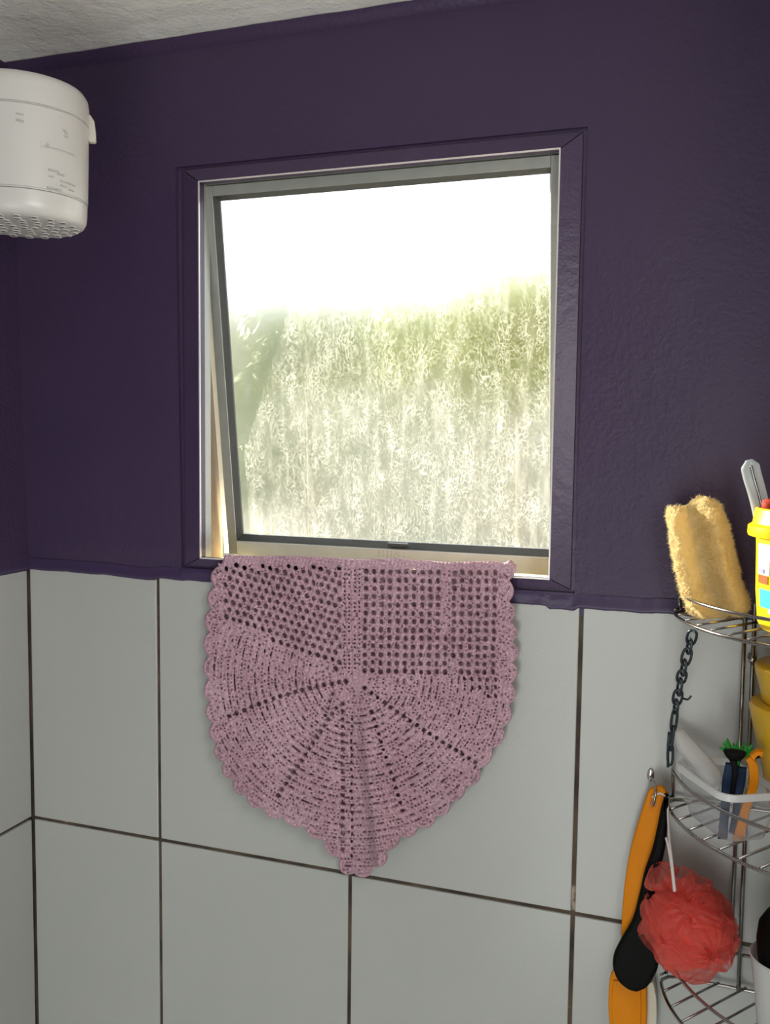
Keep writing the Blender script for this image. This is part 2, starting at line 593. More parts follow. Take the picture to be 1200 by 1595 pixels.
# the masonry behind the plaster, so that outdoor light comes only through the window
mb = MB()
mb.box(XL - 0.12, HX0 - 0.0, 0.012, 0.10, ZF, ZC + 0.1)
mb.box(HX1, XR + 0.12, 0.012, 0.10, ZF, ZC + 0.1)
mb.box(HX0, HX1, 0.012, 0.10, ZF, HZ0 - 0.006)
mb.box(HX0, HX1, 0.012, 0.10, HZ1, ZC + 0.1)
mb.build('masonry', M['reveal'], wall_back)


def tile_mesh(w_, h_):
    mb = MB().box(0, w_, -0.0035, 0.0035, 0, h_, bev=0.0012)
    me = bpy.data.meshes.new('tile')
    me.from_pydata(mb.v, [], mb.f)
    me.materials.append(M['tile'])
    me.update()
    return me


TILE_CACHE = {}


def tile(parent, origin_fn, a, z, w_, h_, rz=0.0):
    k = (round(w_, 4), round(h_, 4))
    if k not in TILE_CACHE:
        TILE_CACHE[k] = tile_mesh(*k)
    o = bpy.data.objects.new('tile', TILE_CACHE[k])
    COL.objects.link(o)
    o.parent = parent
    o.location = origin_fn(a, z)
    o.rotation_euler = (0, 0, rz)
    return o


G = 0.0028
rows = [(0.0, 0.4285), (-0.45, 0.0), (-0.90, -0.45), (-1.25, -0.90)]
colsx = [(XL, 0.0), (0.0, T), (T, 2 * T), (2 * T, 3 * T), (3 * T, XR)]
gb = MB().box(XL - 0.02, XR + 0.02, 0.0030, 0.012, ZF, 0.4265)
gb.build('grout', M['grout'], wall_back)
for (z0, z1) in rows:
    for (x0, x1) in colsx:
        a0, a1 = x0 + (G if x0 > XL else 0.0032), x1 - (G if x1 < XR else 0.001)
        zt = z1 - (G if z1 < 0.4 else 0)
        tile(wall_back, lambda a, z: (a, 0.0036, z), a0, z0 + G, a1 - a0, zt - z0 - G)
# ragged lower edge of the purple paint, lapping over the top row of tiles
n = 260
v, f = [], []
for i in range(n + 1):
    x = XL - 0.003 + (XR - XL) * i / n
    nz = mnoise.noise(Vector((x * 34, 0.3, 0))) * 0.0016 + mnoise.noise(Vector((x * 150, 4.3, 0))) * 0.0007
    zb = 0.4262 + nz
    if -0.09 < x < -0.002: zb -= 0.0045 * (1 - abs((x + 0.03) / 0.06)) if x > -0.09 else 0
    if 0.615 < x < 0.655: zb -= 0.0040
    if x > 0.70: zb -= 0.002 * mnoise.noise(Vector((x * 20, 9, 0)))
    prof = [(zb, -0.0008), (zb + 0.001, -0.0022), (zb + 0.004, -0.0026), (zb + 0.009, -0.0008), (zb + 0.0125, -0.0024 if HX0 < x < HX1 else 0.0005), (zb + 0.019, 0.0015)]
    for (z, y) in prof: v.append((x, y + 0.0006 * mnoise.noise(Vector((x * 60, z * 200, 2))), z))
for i in range(n):
    for k in range(5):
        a = i * 6 + k
        f.append((a, a + 6, a + 7, a + 1))
mesh_obj('paint_edge', v, f, M['purple_drip'], wall_back, smooth=True)

# left wall
wl = mesh_obj('wall_left', [(XL + 0.0, 0.01, 0.424), (XL, YB, 0.424), (XL - 0.020, YB, ZC), (XL - 0.020, 0.01, ZC)], [(0, 1, 2, 3)], M['purple'])
tag(wl, 'purple plaster side wall left of the window, white tiles below', kind='structure')
MB().box(XL - 0.03, XL - 0.0066, YB, 0.01, ZF, 0.42).build('grout', M['grout'], wl)
MB().box(XL - 0.12, XL - 0.03, YB, 0.1, ZF, ZC + 0.1).build('masonry', M['reveal'], wl)
colsy = [(0.0, 0.21)] + [(0.21 + T * k, 0.21 + T * (k + 1)) for k in range(5)] + [(0.21 + T * 5, 2.0)]
for (z0, z1) in rows:
    for (a, b) in colsy:
        ww = b - a - 2 * G
        zt = z1 - (G if z1 < 0.4 else 0)
        tile(wl, lambda q, z: (XL - 0.0036, -q, z), a + G, z0 + G, ww, zt - z0 - G, rz=-math.pi / 2)
v, f = [], []
for i in range(121):
    y = 0.003 - 2.0 * i / 120
    zb = 0.4262 + mnoise.noise(Vector((y * 34, 3.3, 0))) * 0.002
    for (z, x) in [(zb, -0.001), (zb + 0.001, 0.0018), (zb + 0.004, 0.002), (zb + 0.013, 0.0)]: v.append((XL + x, y, z))
for i in range(120):
    for k in range(3):
        a = i * 4 + k
        f.append((a, a + 4, a + 5, a + 1))
mesh_obj('paint_edge', v, f, M['purple_drip'], wl, smooth=True)

# right wall (outside the picture, closes the shower corner)
wr = mesh_obj('wall_right', [(XR, 0.01, 0.424), (XR, YB, 0.424), (XR, YB, ZC), (XR, 0.01, ZC)], [(3, 2, 1, 0)], M['purple'])
tag(wr, 'purple plaster side wall behind the corner rack, white tiles below', kind='structure')
MB().box(XR + 0.0066, XR + 0.03, YB, 0.01, ZF, 0.42).build('grout', M['grout'], wr)
MB().box(XR + 0.03, XR + 0.12, YB, 0.1, ZF, ZC + 0.1).build('masonry', M['reveal'], wr)
for (z0, z1) in rows:
    for (a, b) in colsy:
        ww = b - a - 2 * G
        zt = z1 - (G if z1 < 0.4 else 0)
        tile(wr, lambda q, z: (XR + 0.0036, -q, z), a + G, z0 + G, ww, zt - z0 - G, rz=-math.pi / 2)
w2 = MB()
for (y0_, y1_, z0_, z1_) in ((-1.13, -1.10, 0.50, 1.02), (-0.60, -0.57, 0.50, 1.02), (-1.10, -0.60, 0.50, 0.53), (-1.10, -0.60, 0.99, 1.02)):
    w2.box(XR - 0.012, XR - 0.0005, y0_, y1_, z0_, z1_)
w2 = w2.build('added_window', M['purple_trim'])  # frame made up to go with the added side light
tag(w2, 'made-up square window frame around the added side light, outside the picture', kind='structure')
wf = MB().box(XL - 0.12, XR + 0.12, YB - 0.1, YB, ZF, ZC + 0.1).build('wall_front', M['ceiling'])
tag(wf, 'plain plaster wall behind the photographer', kind='structure')
dr = MB().box(0.17, 0.23, YB - 0.1, YB + 0.02, ZF, 0.78).box(0.93, 0.99, YB - 0.1, YB + 0.02, ZF, 0.78).box(0.23, 0.93, YB - 0.1, YB + 0.02, 0.71, 0.78).build('door_1', M['white_plastic2'])
tag(dr, 'plain door frame in the wall behind the photographer', kind='structure')
fl = MB().box(XL - 0.12, XR + 0.12, YB - 0.1, 0.1, ZF - 0.1, ZF).build('floor', M['floor'])
tag(fl, 'grey bathroom floor', kind='structure')
# ceiling: plaster sheet, strip along the window wall
v, f = [], []
nx, ny = 60, 80
for i in range(nx + 1):
    for j in range(ny + 1):
        x = XL - 0.03 + (XR - XL + 0.05) * i / nx
        y = 0.01 + (YB - 0.01) * j / ny
        z = ZC + 0.0015 * mnoise.noise(Vector((x * 9, y * 9, 0)))
        v.append((x, y, z))
for i in range(nx):
    for j in range(ny):
        a = i * (ny + 1) + j
        f.append((a, a + 1, a + ny + 2, a + ny + 1))
ce = mesh_obj('ceiling', v, f, M['ceiling'], smooth=True)
tag(ce, 'rough off-white plaster ceiling', kind='structure')
MB().box(XL - 0.12, XR + 0.12, YB - 0.1, 0.1, ZC + 0.012, ZC + 0.1).build('slab', M['ceiling'], ce)
v, f = [], []
n = 150
for i in range(n + 1):
    x = XL - 0.022 + (XR - XL + 0.02) * i / n
    w1 = -0.058 + 0.0012 * mnoise.noise(Vector((x * 8, 0, 3)))
    for (y, z) in [(w1, ZC + 0.003), (w1 + 0.004, ZC + 0.0002), (-0.028, ZC - 0.0022 + 0.001 * mnoise.noise(Vector((x * 20, 1, 0)))), (0.004, ZC - 0.004)]:
        v.append((x, y, z))
for i in range(n):
    for k in range(3):
        a = i * 4 + k
        f.append((a, a + 4, a + 5, a + 1))
t1 = mesh_obj('trim_1', v, f, M['ceiling'], smooth=False)
tag(t1, 'flat off-white plaster strip of the ceiling along the purple wall', kind='structure')
v, f = [], []
for i in range(n + 1):
    x = XL - 0.022 + (XR - XL + 0.02) * i / n
    j = 0.0022 * mnoise.noise(Vector((x * 14, 5, 0)))
    for (y, z) in [(-0.009 + j, ZC - 0.0045), (-0.0085 + j, ZC - 0.0075), (-0.003, ZC - 0.018), (0.004, ZC - 0.022)]:
        v.append((x, y, z))
for i in range(n):
    for k in range(3):
        a = i * 4 + k
        f.append((a, a + 4, a + 5, a + 1))
t2 = mesh_obj('trim_2', v, f, M['purple'], smooth=True)
tag(t2, 'uneven purple painted fillet between wall and ceiling', kind='structure')

# ------------------------------------------------------------------ window
win = thing('window_1', 'top-hung aluminium window with streaked frosted pane, tilted open outwards', None, (0.35, 0.0, 0.455), kind='structure')
# painted casing, four mitred boards
OX0, OX1, OZ0, OZ1 = 0.0485, 0.6445, 0.4490, 1.0505
IX0, IX1, IZ0, IZ1 = 0.0800, 0.6160, 0.4635, 1.0290


def casing(o0, o1, i1, i0):
    """o0->o1 outer edge, i0->i1 inner edge, (x, z) pairs"""
    yo, yi, yb = 0.0030, -0.0045, 0.012
    q = [(o0[0], yo, o0[1]), (o1[0], yo, o1[1]), (i1[0], yi, i1[1]), (i0[0], yi, i0[1])]
    c = np.mean(np.array(q), 0)
    q = [tuple(np.array(p) + (c - np.array(p)) * np.array([0.0015, 0, 0.0015])) for p in q]
    v = q + [(a, yb, b) for a, _, b in q]
    f = [(0, 1, 2, 3), (7, 6, 5, 4), (0, 4, 5, 1), (1, 5, 6, 2), (2, 6, 7, 3), (3, 7, 4, 0)]
    o = mesh_obj('casing', v, f, M['purple_trim'], win)
    md = o.modifiers.new('b', 'BEVEL'); md.width = 0.0008; md.segments = 2
    return o


d_ = 0.0004
casing((OX0, OZ1), (OX1, OZ1), (IX1, IZ1), (IX0, IZ1))
casing((OX0, OZ0), (OX1, OZ0), (IX1, IZ0), (IX0, IZ0))
casing((OX0, OZ0 + d_), (OX0, OZ1 - d_), (IX0, IZ1 - d_), (IX0, IZ0 + d_))
casing((OX1, OZ0 + d_), (OX1, OZ1 - d_), (IX1, IZ1 - d_), (IX1, IZ0 + d_))


def frame_mb(x0, x1, z0, z1, t_, y0, y1):
    mb = MB()
    mb.box(x0, x0 + t_, y0, y1, z0, z1)
    mb.box(x1 - t_, x1, y0, y1, z0, z1)
    mb.box(x0 + t_, x1 - t_, y0, y1, z0, z0 + t_)
    mb.box(x0 + t_, x1 - t_, y0, y1, z1 - t_, z1)
    return mb


MB().box(0.03, OX0 + 0.004, 0.0085, 0.0118, 0.43, 1.07).box(OX1 - 0.004, 0.665, 0.0085, 0.0118, 0.43, 1.07).box(OX0 + 0.004, OX1 - 0.004, 0.0085, 0.0118, OZ1 - 0.004, 1.07).box(OX0 + 0.004, OX1 - 0.004, 0.0085, 0.0118, 0.435, OZ0 + 0.004).build('gap_filler', M['purple_trim'], win)
# thin lip of the fixed frame in front, sky light painted into its colour, frame behind
frame_mb(IX0 - 0.001, IX1 + 0.001, IZ0 - 0.001, IZ1 + 0.001, 0.0018, -0.0055, -0.0030).build('frame_lip', M['alu_lit_lip'], win)
mb = MB()
mb.box(IX0 - 0.030, IX0 - 0.001, 0.0125, 0.030, IZ0 - 0.005, IZ1 + 0.02)
mb.box(IX1 + 0.001, IX1 + 0.030, 0.0125, 0.030, IZ0 - 0.005, IZ1 + 0.02)
mb.box(IX0 - 0.001, IX1 + 0.001, 0.0125, 0.030, IZ1 + 0.001, IZ1 + 0.02)
mb.box(IX0 - 0.001, IX1 + 0.001, 0.0125, 0.030, IZ0 - 0.012, IZ0 - 0.003)
mb.build('fixed_frame', M['alu'], win)
# sash: built flat, then tilted about its top edge
PIV = Vector((0.0, 0.018, 1.022))
TILT = math.atan2(0.072, 0.517)


def sash_pt(x, s, d):
    """x, distance s below the hinge, depth d behind the sash face"""
    return Vector((x, PIV.y + s * math.sin(TILT) + d * math.cos(TILT), PIV.z - s * math.cos(TILT) + d * math.sin(TILT)))


sash = thing('sash', None, None, (0.35, 0.018, 1.022), parent=win)
GX0, GX1, GS0, GS1 = 0.0955, 0.5975, 0.0150, 0.5375       # glass opening
SX0, SX1, SS0, SS1 = 0.0735, 0.6150, -0.006, 0.5700


def sash_box(name, x0, x1, s0, s1, d0, d1, m, bev=0.0008, skew=None):
    mb = MB().box(x0, x1, s0, s1, d0, d1, bev=bev)
    vv = [sash_pt(a, b, c) for a, b, c in mb.v]
    return mesh_obj(name, vv, mb.f, m, sash)


LEAN = 0.0
BW = 0.0062
sash_box('stile', SX0, GX0 - BW, SS0, SS1, 0.0, 0.022, M['alu'])
sash_box('stile', GX1 + 0.003, SX1, SS0, SS1, 0.0, 0.022, M['alu'])
sash_box('rail', GX0 - BW + 0.0004, GX1 + 0.0026, SS0 - 0.0, GS0 - 0.006, 0.0005, 0.022, M['alu'])
sash_box('rail', GX0 - BW + 0.0004, SX1, GS1 + 0.0095, SS1 + 0.004, -0.0012, 0.022, M['alu_lit_chalky'])
mb = MB()
R0_ = random.Random(9)
for k in range(7):
    x_ = 0.338 + 0.0065 * k; s_ = GS1 + 0.0115
    pts_ = []
    for q in range(8):
        pts_.append(sash_pt(x_ + R0_.gauss(0, 0.0012), s_ + q * R0_.uniform(0.0010, 0.0024), -0.0013))
    mb.tube(pts_, 0.00028, 4)
mb.build('mould_streak', M['reveal'], sash)['kind'] = 'stuff'
# glazing bead, one piece per side, sloping towards the pane
def bead(x0, x1, s0, s1, side):
    t0, t1 = 0.001, 0.011
    if side == 'l': q = [(x0, s0, t0), (x0, s1, t0), (x1, s1 - 0.006, t1), (x1, s0 + 0.006, t1)]
    if side == 'r': q = [(x1, s0, t0), (x1, s1, t0), (x0, s1 - 0.006, t1), (x0, s0 + 0.006, t1)]
    if side == 't': q = [(x0, s0, t0), (x1, s0, t0), (x1 - 0.003, s1, t1), (x0 + 0.006, s1, t1)]
    if side == 'b': q = [(x0, s1, t0), (x1, s1, t0), (x1 - 0.003, s0, t1), (x0 + 0.006, s0, t1)]
    vv = [sash_pt(*p) for p in q] + [sash_pt(p[0], p[1], 0.016) for p in q]
    f = [(0, 1, 2, 3), (7, 6, 5, 4), (0, 4, 5, 1), (1, 5, 6, 2), (2, 6, 7, 3), (3, 7, 4, 0)]
    return mesh_obj('glazing_bead', vv, f, M['gasket'], sash)


bead(GX0 - BW, GX0, GS0 - 0.006, GS1 + 0.009, 'l')
bead(GX1, GX1 + 0.003, GS0 - 0.006, GS1 + 0.009, 'r')
bead(GX0 - BW, GX1 + 0.003, GS0 - 0.006, GS0, 't')
bead(GX0 - BW, GX1 + 0.003, GS1, GS1 + 0.009, 'b')
mb = MB().box(GX0 - 0.004, GX1 + 0.0025, GS0 - 0.004, GS1 + 0.004, 0.0115, 0.0152)
mesh_obj('pane', [sash_pt(*p) for p in mb.v], mb.f, M['glass'], sash)
# white weather strip along the hanging side
mb = MB()
v, f = [], []
for k in range(21):
    s = 0.10 + (SS1 - 0.10) * k / 20
    wd = min(0.011, 0.011 * k / 6)
    for (x, d) in [(SX0 - wd, 0.006), (SX0 + 0.001, 0.006), (SX0 + 0.001, 0.0075), (SX0 - wd, 0.0075)]:
        v.append(sash_pt(x, s, d))
for k in range(20):
    for q in range(4):
        f.append((k * 4 + q, k * 4 + (q + 1) % 4, k * 4 + 4 + (q + 1) % 4, k * 4 + 4 + q))
mesh_obj('weather_strip', v, f, M['seal'], sash)
# small latch stub on the lower bead
sash_box('latch', 0.352, 0.384, GS1 - 0.0005, GS1 + 0.004, -0.003, 0.006, M['gasket'], 0.0008)
# outer jambs and sill beyond the frame
mb = MB()
mb.box(HX0 - 0.01, 0.0575, 0.031, 0.105, HZ0 - 0.02, HZ1)
mb.box(IX1 + 0.004, HX1 + 0.01, 0.031, 0.105, HZ0 - 0.02, HZ1)
mb.box(HX0, HX1, 0.031, 0.105, HZ1 - 0.012, HZ1 + 0.01)
mb.build('outer_jamb', M['reveal'], win)
MB().box(HX0, HX1, 0.031, 0.17, HZ0 - 0.03, 0.4465, bev=0.002).build('outer_sill', M['sill'], win)


# ------------------------------------------------------------------ crochet cloth
def build_crochet():
    U0, U1, V0, V1 = 312, 812, 820, 1370
    st = 0.8
    us = np.arange(U0, U1 + 0.1, st)
    vs = np.arange(V0, V1 + 0.1, st)
    U, V = np.meshgrid(us, vs)
    out = [(348, 820), (346, 870), (338, 885), (329, 935), (324, 985), (323, 1040), (325, 1090), (332, 1140), (344, 1182), (365, 1220), (395, 1250), (430, 1270), (465, 1284), (500, 1306),
           (525, 1335), (540, 1356), (562, 1361), (590, 1347), (612, 1314), (640, 1296), (665, 1283), (690, 1264), (712, 1240), (738, 1215), (755, 1187), (778, 1150), (792, 1110), (799, 1062), (801, 1010),
           (797, 960), (794, 925), (796, 895), (797, 872), (797, 820)]
    P = np.array(spline(out, 6))
    seg = np.r_[0, np.cumsum(np.hypot(*np.diff(P, axis=0).T))]
    # scallops: push the outline out with |sin|
    nrm = np.gradient(P, axis=0); nrm = np.c_[-nrm[:, 1], nrm[:, 0]]; nrm /= np.hypot(*nrm.T)[:, None] + 1e-9
    fine = np.linspace(0, seg[-1], 900)
    Pf = np.c_[np.interp(fine, seg, P[:, 0]), np.interp(fine, seg, P[:, 1])]
    Nf = np.gradient(Pf, axis=0); Nf = np.c_[-Nf[:, 1], Nf[:, 0]]; Nf /= np.hypot(*Nf.T)[:, None] + 1e-9
    cen = np.array([560, 1080.])
    sgn = np.sign(((Pf - cen) * Nf).sum(1)); Nf *= sgn[:, None]
    pitch = 34.0
    amp = 9.0 * np.abs(np.sin(np.pi * (fine + 5 * np.sin(fine / 61.0)) / pitch)) ** 0.75 * (Pf[:, 1] > 878)
    Pf = Pf + Nf * (amp - 2.0)[:, None]
    # signed distance to the outline
    A = Pf; B = np.roll(Pf, -1, 0)
    pts = np.c_[U.ravel(), V.ravel()]
    dist = np.full(len(pts), 1e9); inside = np.zeros(len(pts), bool)
    for a, b in zip(A, B):
        ab = b - a; L2 = ab @ ab + 1e-12
        t = np.clip(((pts - a) @ ab) / L2, 0, 1)
        dd = ((pts - a - t[:, None] * ab) ** 2).sum(1)
        np.minimum(dist, dd, out=dist)
        c = (a[1] > pts[:, 1]) != (b[1] > pts[:, 1])
        if c.any():
            xi = a[0] + (pts[:, 1] - a[1]) / (b[1] - a[1] + 1e-12) * ab[0]
            inside ^= c & (pts[:, 0] < xi)
    F0 = (np.sqrt(dist) * np.where(inside, 1, -1)).reshape(U.shape)
    F = F0.copy()

    def hole(u, v, ru, rv, ang=0.0, lim=7):
        if not (U0 + 4 < u < U1 - 4 and V0 + 2 < v < V1 - 4): return
        i0, i1 = int((u - U0 - 7) / st), int((u - U0 + 8) / st)
        j0, j1 = int((v - V0 - 7) / st), int((v - V0 + 8) / st)
        i0 = max(i0, 0); j0 = max(j0, 0)
        vt_ = 869 + (u - 345) * 0.03
        if vt_ - 70 < v < vt_ + 9: return
        if F0[min(int((v - V0) / st), F0.shape[0] - 1), min(int((u - U0) / st), F0.shape[1] - 1)] < lim: return
        uu, vv = U[j0:j1, i0:i1] - u, V[j0:j1, i0:i1] - v
        c, s = math.cos(ang), math.sin(ang)
        a, b = uu * c + vv * s, -uu * s + vv * c
        k = (np.abs(a / ru) ** 2.6 + np.abs(b / rv) ** 2.6) ** (1 / 2.6)
        d = (k - 1) * min(ru, rv)
        F[j0:j1, i0:i1] = np.minimum(F[j0:j1, i0:i1], d)

    rr = random.Random(3)
    O = (556.0, 1052.0)
    jit = lambda a: (rr.random() - 0.5) * 2 * a
    # upper right filet field
    for r_ in range(17):
        v = 1045 - r_ * 12.9
        for c_ in range(17):
            u = 568 + c_ * 12.5 + (r_ * 0.25)
            if 694 < u < 706: continue
            if u > 783 or v < 822: continue
            vv = v + jit(1.0) - (0.035 * (u - 568) if False else -0.012 * (u - 568))
            hole(u + jit(0.8), vv, 3.2 + jit(0.5), 3.9 + jit(0.6), jit(0.2))
    for k in range(3):
        for c_ in range(6):
            u = 712 + c_ * 12; v = 1058 + k * 13
            if u > 712 + k * 18: hole(u + jit(1), v + jit(1), 2.2, 3.3, -0.25)
    for r_ in range(16):
        hole(700, 1040 - r_ * 13 + jit(1), 1.4, 1.8)
    # upper left filet field, rows slanting down to the right
    for r_ in range(-4, 19):
        for c_ in range(17):
            u = 352 + c_ * 11.4 + (r_ % 2) * 5.7
            v = 838 + r_ * 12.2 + 0.33 * (u - 352)
            low = 962 + (u - 350) * 0.46
            if v > low or u > 529 or v < 822: continue
            hole(u + jit(0.9), v + jit(1.0), 2.9 + jit(0.5), 3.8 + jit(0.7), -0.35 + jit(0.15))
    # middle band
    for r_ in range(34):
        v = 1040 - r_ * 6.3
        for u in (537, 544, 553, 560):
            if rr.random() < 0.75: hole(u + jit(0.5), v + jit(0.6), 1.15, 1.5)

    def radial(p0, p1, n_, r=2.6, bend=0.0):
        for k in range(n_):
            t = (k + 0.5) / n_
            u = p0[0] + (p1[0] - p0[0]) * t; v = p0[1] + (p1[1] - p0[1]) * t + bend * math.sin(math.pi * t)
            hole(u + jit(0.5), v + jit(0.5), r + 0.4 + jit(0.4), r + 0.7 + jit(0.4), math.atan2(p1[1] - p0[1], p1[0] - p0[0]))
    radial((545, 1060), (352, 1118), 17, 2.7, -8)
    radial((527, 1098), (430, 1243), 16)
    radial((534, 1090), (534, 1340), 21, 2.5)
    radial((577, 1102), (630, 1268), 14, 2.1)
    radial((563, 1068), (746, 1190), 18, 2.5, 4)
    radial((520, 1075), (505, 1120), 4, 2.2)
    for k in range(20):                                  # right flank of the centre fold
        hole(548 + jit(1), 1120 + k * 11.2, 1.8, 2.6)
    # dense rows: concentric about the centre
    du, dv = U - O[0], (V - O[1]) * 1.0
    Rr = np.hypot(du * 0.98, dv)
    ph = np.arctan2(dv, du)
    dense = ((V > 1052 + 0.02 * (U - 568)) & (U >= 556)) | ((U < 556) & (V > 960 + (U - 350) * 0.46 + 10))
    band = (~dense) & (U > 531) & (U < 566)
    wob = 1.2 * np.sin(ph * 9) + 0.8 * np.sin(ph * 23 + 1)
    pitchr = 10.6
    s = (Rr + wob) / pitchr
    row = np.floor(s)
    tcoord = Rr * 0 + ph * np.maximum(row, 1) * pitchr / 5.6 + row * 0.37
    groove = np.abs(np.sin(np.pi * s)) ** 0.55
    frac = s - row
    tw = np.abs(np.sin(np.pi * (tcoord + frac * 0.6))) ** 0.6
    soft = np.clip((Rr - 30) / 50, 0.15, 1)
    h_dense = 0.25 + 0.75 * (groove * soft + (1 - soft) * 0.7) * (0.50 + 0.50 * tw)
    # narrow slits between rows where the stitches gape
    for k in range(620):
        rad = rr.randrange(6, 30) * pitchr; a = rr.random() * math.pi * 1.12 - 0.06
        u = O[0] + math.cos(a) * rad; v = O[1] + math.sin(a) * rad
        i, j = int((u - U0) / st), int((v - V0) / st)
        if 0 < i < U.shape[1] and 0 < j < U.shape[0] and dense[j, i]:
            hole(u, v, 1.1 + rr.random() ** 2 * 3.0, 0.8 + rr.random() * 0.5, a + math.pi / 2)
    # small gaps between neighbouring stitches
    for row_ in range(2, 34):
        for half, pr_, r0_ in ((0.0, 0.62, 1.0), (0.5, 0.32, 0.8)):
            rad = (row_ + half) * pitchr
            n_ = int(2 * math.pi * rad / 5.6)
            for k in range(n_):
                a = 2 * math.pi * (k + 0.5 * (row_ % 2)) / n_
                if not (a < 3.75 or a > 6.15) or rr.random() > pr_: continue
                u = O[0] + math.cos(a) * rad; v = O[1] + math.sin(a) * rad
                i, j = int((u - U0) / st), int((v - V0) / st)
                if 0 < i < U.shape[1] and 0 < j < U.shape[0] and dense[j, i]:
                    hole(u + jit(0.5), v + jit(0.5), r0_ + rr.random() * 0.45, r0_ * 0.8 + rr.random() * 0.3, a + math.pi / 2, 3.5)
    for k in range(1700):
        u = U0 + rr.random() * (U1 - U0); v = 872 + rr.random() * 190
        i, j = int((u - U0) / st), int((v - V0) / st)
        if 0 < i < U.shape[1] and 0 < j < U.shape[0] and not dense[j, i] and F[j, i] > 1.6:
            hole(u, v, 0.75 + rr.random() * 0.4, 0.75 + rr.random() * 0.4, 0, 3.5)
    # edging: one hole per fan and short ribs towards the rim
    for i in range(0, 900):
        pass
    d_in = np.clip(F0, 0, 14)
    edge = F0 < 13
    cell = np.abs(np.sin(np.pi * (U + 0.3 * V) / 6.0)) ** 0.6 * np.abs(np.sin(np.pi * (V - 0.2 * U) / 6.4)) ** 0.6
    h_filet = 0.45 + 0.55 * cell
    h_band = 0.3 + 0.7 * np.abs(np.sin(np.pi * (U - 531 - (V - 1050) * 0.02) / 8.6)) ** 0.5 * (0.6 + 0.4 * np.abs(np.sin(np.pi * V / 6.3)))
    H = np.where(dense, h_dense, np.where(band, h_band, h_filet))
    arc = np.abs(np.sin(np.pi * (np.arctan2(V - 1080, U - 560) * 45)))
    H = np.where(edge, 0.35 + 0.4 * np.abs(np.sin(np.pi * F0 / 6.5)) + 0.25 * arc, H)
    fine_n = rng.random(H.shape)
    H = H + 0.16 * (fine_n - 0.5)
    # folds (metres towards the room)
    Dn = np.hypot(du, dv)
    g = lambda x, c, s_: np.exp(-((x - c) / s_) ** 2)
    amp = np.clip((V - 1060) / 260, 0, 1)
    ridge_u = 562 + (V - 1060) * 0.10
    dark_l = 541 - (V - 1060) * 0.0
    vr = 592 + (V - 1060) * 0.34
    fold = amp * (0.046 * np.where(U < ridge_u, g(U, ridge_u, 9), g(U, ridge_u, 34)) - 0.012 * g(U, dark_l - 8, 20) - 0.012 * g(U, vr + 6, 20) + 0.010 * g(U, vr + 55, 34) + 0.006 * g(U, 480, 40))
    fold += 0.004 * np.sin((U - 330) / 37.0) * np.clip((V - 900) / 300, 0, 1) * (1 - g(U, 560, 60))
    fold += np.clip((V - 1150) / 200, 0, 1) * 0.004
    # diagonal creases in the upper part
    ax = (V - 880) - 0.32 * (U - 380)
    fold += 0.0030 * g(ax, 8, 9) * (U < 540) * np.clip((U - 350) / 60, 0, 1)
    fold += -0.0025 * g(ax, 24, 8) * (U < 540)
    ay = U - 700 - 0.03 * (V - 900)
    fold += 0.0022 * g(ay, -2, 8) * (V < 1080) + 0.0025 * g(V - 890 - 0.11 * (U - 570), 0, 10) * (U > 560)
    fold += 0.0016 * np.sin(U / 19.0 + V / 41.0) + 0.0012 * np.sin(V / 23.0 - U / 57.0)
    base = 0.0120 + 0.004 * np.clip((V - 900) / 100, 0, 1)
    depth = np.maximum(base + fold, 0.0075)                           # distance from the wall face

    def to_world(U_, V_, D_):
        """front sheet: plane y=-D_; above the top line it rolls over the window lip and runs outside"""
        vt = np.interp(U_, [345, 400, 450, 560, 620, 700, 760, 785, 797], [868, 871, 870, 876, 875, 881, 879, 882, 876]) - 2.0
        ucl = U_
        k1 = (ucl - 600) / CAM_F
        def ray(V2, D2):
            a = np.stack([k1, (797.5 - V2) / CAM_F, -np.ones_like(k1)], -1) @ CAM_M.T
            t = (-D2 - CAM_C[1]) / a[..., 1]
            return CAM_C + t[..., None] * a
        front = ray(np.maximum(V_, vt + 4), D_)
        top = ray(vt + 4, D_)
        sft = np.maximum(0, (vt + 4 - V_)) * 0.00102
        rad = 0.0058
        q = sft / rad
        ang = np.minimum(q, math.pi * 0.5)
        run = np.maximum(0, sft - rad * math.pi * 0.5)
        drop = run * 0.30
        over = top.copy()
        over[..., 1] = top[..., 1] + rad * (1 - np.cos(ang)) + run * 0.95
        over[..., 2] = top[..., 2] + rad * np.sin(ang) - drop
        w = (V_ < vt + 4)[..., None]
        return np.where(w, over, front)

    # snap grid vertices near an edge of the yarn onto that edge
    gv, gu = np.gradient(F)
    gl = np.hypot(gu, gv) + 1e-6
    near = np.abs(F) < 0.62
    Us = U - np.where(near, F * gu / gl / np.maximum(gl, 0.6), 0)
    Vs = V - np.where(near, F * gv / gl / np.maximum(gl, 0.6), 0)
    ok = F > -0.62
    d = np.clip(F, 0, 2.6) / 2.6
    prof = np.sqrt(np.clip(1 - (1 - d) ** 2, 0, 1))
    hgt = prof * (0.0008 + 0.0056 * H)
    Pw = to_world(Us, Vs, depth + hgt)
    quad = ok[:-1, :-1] & ok[1:, :-1] & ok[:-1, 1:] & ok[1:, 1:]
    fm = (F[:-1, :-1] + F[1:, :-1] + F[:-1, 1:] + F[1:, 1:]) > 0.2
    quad &= fm
    idx = np.full(U.shape, -1)
    used = np.zeros(U.shape, bool)
    used[:-1, :-1] |= quad; used[1:, :-1] |= quad; used[:-1, 1:] |= quad; used[1:, 1:] |= quad
    idx[used] = np.arange(used.sum())
    verts = Pw[used]
    j, i = np.nonzero(quad)
    faces = np.c_[idx[j, i], idx[j + 1, i], idx[j + 1, i + 1], idx[j, i + 1]]

